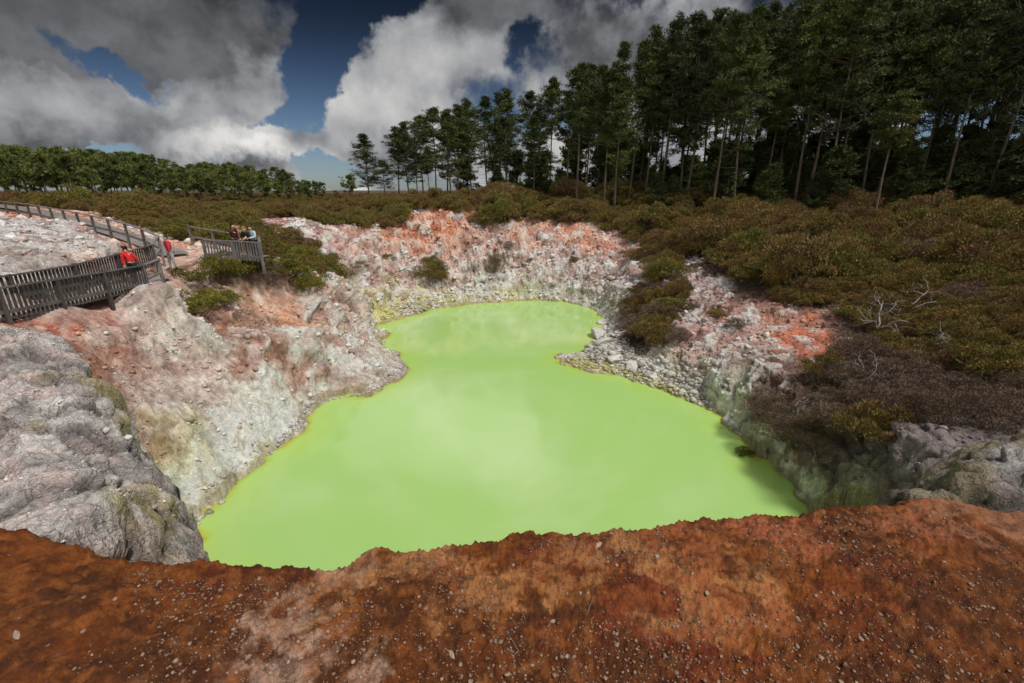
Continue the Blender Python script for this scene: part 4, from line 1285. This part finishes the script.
M_RAILD = wood_material('dark_rail_timber', (74, 70, 70), (104, 98, 98))
def resample(pts, step):
    pts = [Vector(p) for p in pts]
    L = [0]
    for a, b in zip(pts[:-1], pts[1:]): L.append(L[-1] + (b - a).length)
    n = max(1, round(L[-1] / step)); out_ = []
    for i in range(n + 1):
        s = L[-1] * i / n; k = 0
        while k < len(L) - 2 and L[k + 1] < s: k += 1
        out_.append(pts[k].lerp(pts[k + 1], (s - L[k]) / max(1e-6, L[k + 1] - L[k])))
    return out_
def smooth_line(pts, n=3):
    pts = [Vector(p) for p in pts]
    for _ in range(n):
        q_ = [pts[0]]
        for a, b in zip(pts[:-1], pts[1:]): q_ += [a.lerp(b, 0.25), a.lerp(b, 0.75)]
        pts = q_ + [pts[-1]]
    return pts
def fence(label, pts, rails, H=1.12, slat=False, mat=None, pmat=None, step=2.0, pw=0.11, cap=True, group=None):
    root = empty('slat_fence' if slat else 'rail_fence', pts[0])
    o0 = Vector(pts[0])
    tag(root, label, 'fence', group)
    P_ = resample(smooth_line(pts, 2), step)
        # even out the line of the rails
    zs = [p.z for p in P_]
    for _ in range(3): zs = [zs[0]] + [(zs[i - 1] + zs[i] * 2 + zs[i + 1]) / 4 for i in range(1, len(zs) - 1)] + [zs[-1]]
    for p, z in zip(P_, zs): p.z = z
    for i, p in enumerate(P_):
        d = (P_[min(i + 1, len(P_) - 1)] - P_[max(i - 1, 0)])
        mb = MB(); mb.box(p - o0 + Vector((0, 0, H / 2 - 0.25)), (pw, pw, H + 0.5 + tr_.uniform(-0.02, 0.05)), math.atan2(d.y, d.x))
        mb.build('post', pmat or mat, root)
    for a, b in zip(P_[:-1], P_[1:]):
        a = a - o0; b = b - o0
        for h in rails:
            mb = MB()
            top = h > H - 0.05
            mb.bar(a + Vector((0, 0, h)), b + Vector((0, 0, h)), 0.13 if top else 0.045, 0.045 if top else 0.11)
            mb.build('rail', mat, root)
        if slat:
            mb = MB(); n_ = max(2, int((b - a).length / 0.135))
            side = (b - a).cross(Vector((0, 0, 1))).normalized() * 0.045
            for k in range(n_):
                p = a.lerp(b, (k + 0.5) / n_) + side
                hh = H - 0.02 + tr_.uniform(-0.02, 0.02)
                d = b - a
                mb.box(p + Vector((0, 0, hh / 2 + 0.05)), (0.082, 0.022, hh - 0.1), math.atan2(d.y, d.x) + tr_.normal() * 0.01)
            mb.build('slat_panel', pmat or mat, root)
    return root
def zz(px, t, z): return att(px, t, z)
fence('long grey post and rail fence curving down from the upper left round the grey mound', [at(-70, 210, 40), at(15, 217, 33), at(56, 225, 29.5), at(93, 234, 27), at(126, 241, 25.2), zz(152, 23.8, 6.95), zz(167, 22.8, 6.75), zz(169, 22.0, 6.55), zz(157, 21.9, 6.45)],
      (0.45, 1.08), mat=M_WOOD, step=2.0)
fence('dark slatted fence on the mound side of the boardwalk, behind the red jacket', [zz(157, 21.9, 6.45), zz(135, 20.6, 6.25), zz(100, 18.6, 6.12), zz(60, 16.9, 6.12), zz(0, 15.2, 6.15), zz(-80, 14.0, 6.2)], (0.35, 1.08), slat=True, mat=M_RAILD, pmat=M_WOODD)
fence('long dark slatted fence on the pool side of the boardwalk, nearest the grey spur', [zz(149, 18.9, 6.0), zz(110, 17.2, 6.0), zz(70, 15.7, 6.05), zz(30, 14.4, 6.15), zz(0, 13.6, 6.2), zz(-80, 12.4, 6.2)], (0.35, 1.08), slat=True, mat=M_RAILD, pmat=M_WOODD)
fence('short open rail at the end of the long slatted fence by the junction', [zz(149, 18.9, 6.0), zz(164, 20.2, 6.05)], (0.5, 1.08), mat=M_WOOD, step=1.6)
fence('pale two rail fence along the back of the lookout platform', [zz(193, 27.0, 6.9), zz(215, 26.6, 6.7), zz(240, 26.0, 6.55), zz(262, 25.6, 6.45)], (0.5, 1.08), mat=M_WOOD, step=1.9)
fence('slatted fence along the front of the lookout platform where people lean', [zz(207, 23.7, 6.5), zz(235, 23.9, 6.4), zz(263, 23.8, 6.35)], (0.35, 1.08), slat=True, mat=M_WOOD, pmat=M_SLAT, step=1.4)
fence('short slatted fence closing the right end of the lookout platform', [zz(263, 23.8, 6.35), zz(262, 25.6, 6.4)], (0.35, 1.08), slat=True, mat=M_WOOD, pmat=M_SLAT, step=1.7)

# boardwalk deck and lookout deck
def deck(name, line, width, lift=0.10):
    L_ = resample(smooth_line(line, 2), 0.16)
    zs = [p.z for p in L_]
    mb = MB()
    for i, p in enumerate(L_[:-1]):
        d = L_[i + 1] - p
        mb.box((p.x, p.y, zs[i] + lift), (0.145, width, 0.045), math.atan2(d.y, d.x))
    o = mb.build(name, M_DECK); o['kind'] = 'structure'
    return o
deck('boardwalk', PATHLINE[:7], 1.45)
deck('boardwalk', PATH2[1:], 1.3)
deck('lookout_deck', PATHLINE[-3:], 1.7, 0.12)

# ------------------------------------------------------------------ people
def plain(name, rgb, rough=0.8):
    m, T, bs = material(name)
    pos = T.new('ShaderNodeTexCoord').outputs['Object']
    n = T.noise(pos, 9, 4, 0.6)
    T.put(bs.inputs['Base Color'], T.vmath('SCALE', T.mix(0, rgb, rgb), scale=T.ramp(n, 0.3, 0.7, 0.82, 1.15)))
    bs.inputs['Roughness'].default_value = rough
    T.put(bs.inputs['Normal'], T.bump(n, 0.4, 0.02))
    return m
M_SKIN = plain('skin', srgb(206, 158, 130), 0.55)
def skin_mesh(name, verts, edges, radii, mat, parent, root=0):
    me = bpy.data.meshes.new(name); me.from_pydata(verts, edges, []); me.update()
    o = link(name, me, parent)
    md = o.modifiers.new('skin', 'SKIN'); md.use_smooth_shade = True
    for i, r in enumerate(radii):
        v = me.skin_vertices[0].data[i]
        v.radius = r if isinstance(r, tuple) else (r, r)
        v.use_root = (i == root)
    s = o.modifiers.new('sub', 'SUBSURF'); s.levels = 1; s.render_levels = 2
    me.materials.append(mat)
    return o
def person(loc, rz, label, top, trousers, hair, height=1.7, bend=0.0, arms='down', longhair=False, stride=0.0):
    root = empty('person', loc, rz); tag(root, label, 'person')
    k = height / 1.7; root.scale = (k, k, k)
    # faces +Y; joints
    def up(y, z, x=0.0):   # bend the upper body forwards over the hip at z 0.92
        dy, dz_ = y, z - 0.92
        return (x, dy * math.cos(bend) + dz_ * math.sin(bend), 0.92 - dy * math.sin(bend) + dz_ * math.cos(bend))
    J = {}
    J['pel'] = (0, 0, 0.92); J['waist'] = up(0.01, 1.06); J['chest'] = up(0.0, 1.27); J['neck'] = up(0.0, 1.44); J['nk2'] = up(0.012, 1.50)
    J['jaw'] = up(0.045, 1.555); J['head'] = up(0.02, 1.61); J['crown'] = up(0.01, 1.675)
    J['nose'] = up(0.115, 1.585)
    for s, sx in (('l', -1), ('r', 1)):
        J['sh' + s] = up(0, 1.40, sx * 0.17)
        if arms == 'rail':
            J['el' + s] = up(0.10, 1.16, sx * 0.25); e = J['el' + s]; J['wr' + s] = (sx * 0.14, 0.42, 1.10)
        elif arms == 'point' and sx > 0:
            J['el' + s] = up(0.22, 1.36, sx * 0.28); J['wr' + s] = up(0.45, 1.38, sx * 0.34)
        elif arms == 'walk':
            J['el' + s] = up(-0.10 * sx, 1.13, sx * 0.24); J['wr' + s] = up(0.08 - 0.05 * sx, 0.92, sx * 0.25)
        else:
            J['el' + s] = up(-0.02, 1.12, sx * 0.23); J['wr' + s] = up(0.06, 0.88, sx * 0.24)
        J['hip' + s] = (sx * 0.09, 0, 0.88)
        J['kn' + s] = (sx * 0.10, 0.03 + stride * sx * 0.5, 0.49); J['an' + s] = (sx * 0.10, stride * sx - 0.02, 0.08); J['toe' + s] = (sx * 0.12, stride * sx + 0.17, 0.035)
        w = Vector(J['wr' + s]); e = Vector(J['el' + s]); d = (w - e).normalized()
        side = Vector((1, 0, 0)) * sx
        J['pm' + s] = tuple(w + d * 0.055)
        curl = Vector((0, 0.3, -0.4)) if arms != 'rail' else Vector((0, 0.3, -0.8))
        for f in range(4):
            b0 = w + d * 0.09 + side * (0.027 - 0.018 * f)
            ln = (0.062, 0.075, 0.070, 0.055)[f]
            J['f%da' % f + s] = tuple(b0); J['f%db' % f + s] = tuple(b0 + (d + curl * 0.5).normalized() * ln * 0.55); J['f%dc' % f + s] = tuple(b0 + (d + curl * 0.5).normalized() * ln * 0.55 + (d * 0.4 + curl).normalized() * ln * 0.5)
        J['tha' + s] = tuple(w + d * 0.04 - side * 0.032 + Vector((0, 0.012, 0))); J['thb' + s] = tuple(w + d * 0.085 - side * 0.045 + Vector((0, 0.03, -0.01)))
    rad = {'pel': (.125, .10), 'waist': (.115, .09), 'chest': (.14, .105), 'neck': .062, 'nk2': .055, 'jaw': (.062, .062), 'head': (.082, .092), 'crown': (.062, .07), 'nose': .012,
           'sh': .062, 'el': .042, 'wr': .028, 'pm': (.034, .018), 'hip': .092, 'kn': .058, 'an': .040, 'toe': .036, 'tha': .012, 'thb': .009}
    def r_(n_):
        if n_ in rad: return rad[n_]
        if n_[0] == 'f' and n_[1].isdigit(): return {'a': .0095, 'b': .0088, 'c': .007}[n_[2]]
        return rad[n_[:-1]]
    def chain(lst): return [(a, b) for a, b in zip(lst[:-1], lst[1:])]
    E = chain(['pel', 'waist', 'chest', 'neck', 'nk2', 'jaw', 'head', 'crown']) + [('jaw', 'nose')]
    for s in 'lr':
        E += chain(['chest', 'sh' + s, 'el' + s, 'wr' + s, 'pm' + s]) + chain(['pel', 'hip' + s, 'kn' + s, 'an' + s, 'toe' + s])
        E += [('wr' + s, 'tha' + s), ('tha' + s, 'thb' + s)]
        for f in range(4): E += chain(['pm' + s, 'f%da' % f + s, 'f%db' % f + s, 'f%dc' % f + s])
    names = ['pel'] + [n_ for n_ in J if n_ != 'pel']
    ix = {n_: i for i, n_ in enumerate(names)}
    skin_mesh('body', [J[n_] for n_ in names], [(ix[a], ix[b]) for a, b in E], [r_(n_) for n_ in names], M_SKIN, root)
    def garment(nm, nodes, ed, grow, mat, rt):
        ix2 = {n_: i for i, n_ in enumerate(nodes)}
        rr2 = []
        for n_ in nodes:
            r0 = r_(n_); r0 = r0 if isinstance(r0, tuple) else (r0, r0)
            rr2.append((r0[0] + grow, r0[1] + grow))
        return skin_mesh(nm, [J[n_] for n_ in nodes], [(ix2[a], ix2[b]) for a, b in ed], rr2, mat, root, ix2[rt])
    garment('jacket', ['pel', 'waist', 'chest', 'neck', 'shl', 'ell', 'wrl', 'shr', 'elr', 'wrr'],
            [('pel', 'waist'), ('waist', 'chest'), ('chest', 'neck'), ('chest', 'shl'), ('shl', 'ell'), ('ell', 'wrl'), ('chest', 'shr'), ('shr', 'elr'), ('elr', 'wrr')], 0.026, top, 'chest')
    garment('trousers', ['pel', 'hipl', 'knl', 'anl', 'hipr', 'knr', 'anr'], [('pel', 'hipl'), ('hipl', 'knl'), ('knl', 'anl'), ('pel', 'hipr'), ('hipr', 'knr'), ('knr', 'anr')], 0.018, trousers, 'pel')
    for s in 'lr':
        garment('shoe', ['an' + s, 'toe' + s], [('an' + s, 'toe' + s)], 0.012, M_SHOE, 'an' + s)
    hn = [up(-0.015, 1.64), up(-0.02, 1.70), up(-0.065, 1.60)]; hr_ = [(.088, .085), (.058, .06), (.07, .075)]; he = [(0, 1), (0, 2)]
    if longhair: hn += [up(-0.085, 1.50), up(-0.09, 1.38)]; hr_ += [(.075, .055), (.045, .03)]; he += [(2, 3), (3, 4)]
    skin_mesh('hair', hn, he, hr_, hair, root)
    for sx in (-1, 1):
        mb = MB(); c = Vector(up(0.098, 1.615, sx * 0.03)); mb.box(c, (0.02, 0.012, 0.01)); mb.build('eye', M_SHOE, root)
    return root
M_SHOE = plain('dark_leather', (0.02, 0.018, 0.016), 0.5)
M_RED = plain('red_fabric', (0.62, 0.015, 0.018)); M_PINKRED = plain('crimson_fabric', (0.55, 0.02, 0.05)); M_MAROON = plain('maroon_fabric', (0.07, 0.012, 0.018)); M_NAVY = plain('navy_fabric', (0.010, 0.014, 0.035))
M_BLACK = plain('black_fabric', (0.012, 0.011, 0.012)); M_LBLUE = plain('light_blue_fabric', (0.42, 0.55, 0.62)); M_WHITE = plain('pale_grey_fabric', (0.45, 0.44, 0.43)); M_TAN = plain('tan_fabric', (0.36, 0.22, 0.10))
H_BLOND = plain('blond_hair', (0.42, 0.26, 0.14)); H_DARK = plain('dark_hair', (0.03, 0.02, 0.015)); H_GREY = plain('brown_hair', (0.10, 0.07, 0.05))
person(att(137, 19.9, 6.12), R(75), 'person in a bright red jacket walking on the boardwalk between the slatted fences', M_RED, M_NAVY, H_DARK, height=1.62, bend=0.35, arms='walk', stride=0.12)
person(att(174, 22.4, 6.30), R(150), 'person in a crimson top and pale trousers on the bend of the path', M_PINKRED, M_WHITE, H_GREY, height=1.6, bend=0.1, arms='walk', stride=0.1)
person(att(237, 24.8, 6.56), R(-110), 'person in a maroon hooded top, leftmost of the four on the lookout', M_MAROON, M_NAVY, H_DARK, height=1.72, bend=0.12, arms='point')
person(att(242, 25.4, 6.52), R(170), 'person with fair hair in a tan top, just behind the maroon top', M_TAN, M_BLACK, H_BLOND, height=1.66)
person(att(251, 24.35, 6.54), R(180), 'person with long blond hair and a black top leaning on the lookout fence', M_BLACK, M_BLACK, H_BLOND, height=1.64, bend=0.3, arms='rail', longhair=True)
person(att(257, 24.4, 6.54), R(165), 'person in a light blue top, rightmost on the lookout', M_LBLUE, M_NAVY, H_GREY, height=1.68, bend=0.15, arms='rail')

# ------------------------------------------------------------------ stones
def stone_base(seed, sub=1, flat=0.7):
    import bmesh
    bm = bmesh.new(); bmesh.ops.create_icosphere(bm, subdivisions=sub, radius=1.0)
    V = np.array([v.co[:] for v in bm.verts]); Fc = np.array([[v.index for v in f.verts] for f in bm.faces]); bm.free()
    rng = np.random.default_rng(seed)
    for _ in range(9):   # chip planes off
        n_ = rng.normal(size=3); n_ /= np.linalg.norm(n_); dlim = rng.uniform(0.5, 0.85)
        dd_ = V @ n_; V = V - np.where(dd_ > dlim, dd_ - dlim, 0)[:, None] * n_
    V += 0.05 * rng.normal(size=V.shape) * (1 if sub < 3 else 0.25)
    V *= np.array([1, rng.uniform(0.7, 1.0), flat * rng.uniform(0.7, 1)])
    return V, Fc
def stone_material(name, dark_, light_, scale=1.0, speck=(0.9, 0.8, 0.7)):
    m, T, bs = material(name)
    c = T.attr('tone')
    pos = T.new('ShaderNodeNewGeometry').outputs['Position']
    n = T.noise(pos, 14 * scale, 4, 0.6)
    T.put(bs.inputs['Base Color'], T.vmath('SCALE', T.mix(c, dark_, light_), scale=T.ramp(n, 0.3, 0.7, 0.75, 1.2)))
    bs.inputs['Roughness'].default_value = 0.85
    T.put(bs.inputs['Normal'], T.bump(n, 0.5, 0.03 / scale))
    return m
def rubble(name, pts3, sizes, tones, mat, label, cat, seed=0, sub=1, sink=0.25):
    rng = np.random.default_rng(seed)
    bases = [stone_base(seed * 50 + i, sub) for i in range(8)]
    VV, FF, TT = [], [], []; off = 0
    for p, s, tn in zip(pts3, sizes, tones):
        V, Fc = bases[int(rng.integers(0, 8))]
        a = rng.uniform(0, 6.28); c_, s_ = math.cos(a), math.sin(a)
        w_ = V * s @ np.array([[c_, s_, 0], [-s_, c_, 0], [0, 0, 1]])
        VV.append(w_ + np.array(p) + np.array([0, 0, s * (0.5 - sink)])); FF.append(Fc + off); TT.append(np.full(len(V), tn)); off += len(V)
    me = np_mesh(name, np.concatenate(VV), np.concatenate(FF), mat)
    a_ = me.attributes.new('tone', 'FLOAT', 'POINT'); a_.data.foreach_set('value', np.concatenate(TT).astype(np.float32))
    o = link(name, me); tag(o, label, cat, kind='stuff'); return o
M_PEB = stone_material('pebble', (0.16, 0.085, 0.05), (0.38, 0.27, 0.20), 3.0)
M_SHORE = stone_material('pale_shore_stone', (0.22, 0.19, 0.16), (0.62, 0.60, 0.56))
M_YEL = stone_material('sulphur_stone', (0.30, 0.27, 0.10), (0.60, 0.56, 0.26))
M_DSC = stone_material('dark_scree', (0.07, 0.05, 0.05), (0.32, 0.28, 0.28))
sr_ = np.random.default_rng(23)
# gravel on the red bank
n_g = 60000
ga = sr_.uniform(-R(60), R(60), n_g); gr = 0.9 + 4.6 * sr_.uniform(0, 1, n_g) ** 0.9
gx, gy = gr * np.sin(ga), gr * np.cos(ga)
dens = fbm(np.stack([gx * 1.1, gy * 1.1, gx * 0], 1), 4, 0.6, 808) + 0.10 + 0.10 * sr_.normal(size=n_g)
sbk = poly_sdf(gx, gy, BANK); sgk = np.minimum(poly_sdf(gx, gy, GREY), poly_sdf(gx, gy, ROCKR))
k = (dens > 0.02) & (sbk < -0.05) & (sgk > 0.1)
gx, gy = gx[k], gy[k]; gz = zat(gx, gy)
sz = np.clip(sr_.lognormal(math.log(0.0042), 0.55, len(gx)), 0.002, 0.018)
rubble('gravel', np.stack([gx, gy, gz], 1), sz, np.clip(sr_.normal(0.40, 0.32, len(gx)), 0, 1), M_PEB, 'pale and rusty gravel strewn over the red earth bank', 'gravel', 3, sub=1)
# broken rock lying on the slopes, in the colour of the ground it came from
def slope_rubble(name, sel, n_, med, sig, lo, hi, label, seed):
    rng = np.random.default_rng(seed)
    px_, py_, dep_ = project(P[:, 0], P[:, 1], P[:, 2])
    ok = sel & (px_ > -60) & (px_ < 1084) & (py_ < 720) & (dep_ > 1)
    ii = np.nonzero(ok)[0]
    cellw = (rr[ii] ** 1.2) * (0.25 + sstep(-0.15, 0.35, fbm(P[ii] * 0.6, 4, 0.6, seed)))
    ii = rng.choice(ii, n_, p=cellw / cellw.sum())
    pos = P[ii] + N[ii] * 0.0
    sz_ = np.clip(rng.lognormal(math.log(med), sig, n_) * np.clip(rr[ii] / 28, 0.45, 1.5), lo, hi)
    bases = [stone_base(seed * 50 + i, 1, 0.75) for i in range(8)]
    VV, FF, CC = [], [], []; off = 0
    tint = np.clip(vcol[ii] * rng.uniform(0.7, 1.45, n_)[:, None], 0.02, 0.72)
    for p_, s_, c_ in zip(pos, sz_, tint):
        V, Fc = bases[int(rng.integers(0, 8))]
        a = rng.uniform(0, 6.28); q_ = rng.uniform(-0.6, 0.6)
        ca, sa, cq, sq = math.cos(a), math.sin(a), math.cos(q_), math.sin(q_)
        w_ = (V * s_) @ np.array([[ca, sa, 0], [-sa, ca, 0], [0, 0, 1]]) @ np.array([[cq, 0, sq], [0, 1, 0], [-sq, 0, cq]])
        VV.append(w_ + p_ + np.array([0, 0, s_ * 0.15])); FF.append(Fc + off); CC.append(np.repeat(c_[None], len(V), 0)); off += len(V)
    me = np_mesh(name, np.concatenate(VV), np.concatenate(FF), M_RUB)
    a_ = me.color_attributes.new('tint', 'FLOAT_COLOR', 'POINT')
    buf = np.ones((off, 4), np.float32); buf[:, :3] = np.concatenate(CC); a_.data.foreach_set('color', buf.ravel())
    o = link(name, me); tag(o, label, 'rubble', kind='stuff')
m_, T_, bs_ = material('broken_rock'); M_RUB = m_
T_.put(bs_.inputs['Base Color'], T_.vmath('SCALE', T_.attr('tint', 'Color'), scale=T_.ramp(T_.noise(T_.new('ShaderNodeNewGeometry').outputs['Position'], 12, 4, 0.65), 0.3, 0.7, 0.72, 1.2)))
bs_.inputs['Roughness'].default_value = 0.9; bs_.inputs['Specular IOR Level'].default_value = 0.2
pdist = np.minimum(line_dist(P[:, 0], P[:, 1], PATHLINE), line_dist(P[:, 0], P[:, 1], PATH2))
slope_rubble('slope_rubble', (ID == 0) & (rr > 8.5) & (rr < 51) & (sdn > 0.15) & (pdist > 1.0) & (N[:, 2] > 0.25), 26000, 0.055, 0.6, 0.02, 0.38, 'broken pale and rusty rock scattered over the crater slopes and cliffs', 61)
slope_rubble('spur_rubble', (ID == 2) & (rr < 16) & (N[:, 2] > 0.5), 2600, 0.022, 0.6, 0.006, 0.07, 'loose grey chips lying on the grey rock spur at the left', 62)
# single larger stones on the bank
ST = stone_base(900, 2); stm = []
for i in range(4):
    V, Fc = stone_base(900 + i, 2); me = np_mesh('stone', V, Fc, M_PEB)
    a_ = me.attributes.new('tone', 'FLOAT', 'POINT'); a_.data.foreach_set('value', np.full(len(V), (0.9, 0.6, 1.0, 0.35)[i], np.float32)); stm.append(me)
def stone(px, py, s, i, label, group=None, scl=(1, 1, 1)):
    x, y, z = gp(px, py)
    o = link('stone', stm[i], loc=(x, y, z + s * 0.2)); o.scale = (s * scl[0], s * scl[1], s * scl[2]); o.rotation_euler = (0, 0, px * 0.7)
    tag(o, label, 'stone', group)
stone(598, 546, 0.026, 2, 'largest white stone near the edge of the bank, above the centre of the frame bottom', scl=(1.4, 1, 1))
stone(657, 558, 0.022, 2, 'white stone on the red bank right of the largest one')
stone(452, 656, 0.020, 2, 'oblong white stone low on the dark red bank', scl=(1.5, 1, 1))
stone(17, 637, 0.026, 2, 'pale flat stone at the lower left corner of the bank', scl=(1.8, .8, .8))
for i in range(34):
    px, py = sr_.uniform(20, 1000), sr_.uniform(572, 676)
    stone(px, py, sr_.uniform(0.010, 0.019), int(sr_.integers(0, 4)), 'fist sized or smaller stone lying loose in the gravel of the red bank', 'loose stones on the red bank')
for px, py, a, lb in ((590, 603, 1.2, 'thin pale twig lying on the red bank'), (509, 640, 2.2, 'dark thin twig lying lower on the red bank'), (520, 612, 2.0, 'short thin twig lying in the middle of the red bank')):
    x, y, z = gp(px, py); mb = MB(); L = 0.09
    mb.tube([(-L * math.cos(a), -L * math.sin(a), 0.006), (0.01, 0, 0.016), (L * math.cos(a), L * math.sin(a), 0.008)], [0.0022, 0.002, 0.001], 5)
    tag(mb.build('twig', M_TWIG, loc=(x, y, z)), lb, 'twig')
# rubble along the shore
def along(px0, pts_px, n_, spread):
    o_ = []
    for _ in range(n_):
        i = int(sr_.integers(0, len(pts_px) - 1)); f = sr_.uniform()
        px = pts_px[i][0] * (1 - f) + pts_px[i + 1][0] * f; py = pts_px[i][1] * (1 - f) + pts_px[i + 1][1] * f
        x, y, _ = at_z(px, py, 0.1)
        x += sr_.normal() * spread; y += sr_.normal() * spread
        o_.append((x, y))
    o_ = np.array(o_); sd = poly_sdf(o_[:, 0], o_[:, 1], SHORE)
    o_ = o_[(sd > -0.25) & (sd < 3)]
    return np.concatenate([o_, np.maximum(zat(o_[:, 0], o_[:, 1]), -0.02)[:, None]], 1)
q = along(0, [(405, 316), (440, 303), (520, 295), (570, 296), (605, 306), (622, 328), (610, 350), (600, 360), (640, 372), (690, 392), (715, 402)], 2600, 0.7)
rubble('shore_stones', q, np.clip(sr_.lognormal(math.log(0.12), 0.45, len(q)), 0.05, 0.4), sr_.uniform(0.1, 1, len(q)), M_SHORE, 'pale stones heaped along the far and right shore', 'stones', 5)
q = along(0, [(186, 536), (215, 502), (268, 452), (300, 428), (306, 410), (330, 398), (372, 392), (400, 375), (404, 366), (384, 345), (378, 325)], 1500, 0.16)
rubble('shore_chips', q, np.clip(sr_.lognormal(math.log(0.05), 0.5, len(q)), 0.02, 0.2), sr_.uniform(0.1, 0.9, len(q)), M_SHORE, 'small pale chips of rock along the left waterline', 'stones', 9)
q = along(0, [(378, 322), (400, 313), (440, 304), (500, 299), (560, 299)], 1200, 0.45)
rubble('sulphur_pebbles', q, np.clip(sr_.lognormal(math.log(0.07), 0.4, len(q)), 0.03, 0.2), sr_.uniform(0, 1, len(q)), M_YEL, 'yellow sulphur stained stones on the beach of the bay', 'stones', 6)
q = along(0, [(562, 362), (590, 367), (625, 374), (660, 387), (690, 398)], 1100, 0.28)
rubble('spit_pebbles', q, np.clip(sr_.lognormal(math.log(0.06), 0.4, len(q)), 0.03, 0.2), sr_.uniform(0, 1, len(q)), M_YEL, 'yellowish pebbles along the low stony spit', 'stones', 7)
o_ = np.array([gp(sr_.uniform(795, 925), sr_.uniform(448, 482)) for _ in range(500)])
rubble('dark_scree', o_, np.clip(sr_.lognormal(math.log(0.05), 0.5, len(o_)), 0.02, 0.16), sr_.uniform(0, 1, len(o_)) ** 2, M_DSC, 'dark and pale broken scree beside the right hand rock mound', 'scree', 8)
# boulders one can tell apart
BM = []
for i in range(5):
    V, Fc = stone_base(700 + i, 4, 0.8)
    V = V * (1 + 0.10 * ridged(V * 1.3, 4, 0.5, 30 + i))[:, None]
    me = np_mesh('boulder', V, Fc, M_SHORE, smooth=False)
    a_ = me.attributes.new('tone', 'FLOAT', 'POINT'); a_.data.foreach_set('value', np.full(len(V), (0.9, 0.6, 0.8, 0.4, 1.0)[i], np.float32)); BM.append(me)
for px, py, s, i, lb in ((600, 336, 0.9, 0, 'biggest pale boulder at the right corner of the bay'), (604, 349, 0.75, 2, 'rounded pale boulder just above the root of the spit'), (592, 352, 0.6, 1, 'grey boulder at the water above the spit'),
    (614, 366, 0.6, 4, 'white boulder where the spit meets the slope'), (632, 371, 0.5, 0, 'white boulder right of the root of the spit'), (604, 322, 0.6, 4, 'pale boulder at the right end of the far shore'), (585, 305, 0.55, 1, 'grey boulder at the foot of the far cliff, right side'),
    (566, 300, 0.5, 2, 'low pale boulder at the foot of the far cliff'), (535, 297, 0.45, 0, 'small white boulder in the middle of the far shore'), (470, 299, 0.45, 4, 'small white boulder left of the middle of the far shore'), (655, 380, 0.35, 4, 'small white boulder low on the right shore')):
    x, y, _ = at_z(px, py, 0.1); z = max(0.0, float(zat(x, y)[0]))
    o = link('boulder', BM[i], loc=(x, y, z + 0.1 * s)); o.scale = (s, s * 0.85, s * 0.75); o.rotation_euler = (0, 0, px * 0.37)
    tag(o, lb, 'boulder')
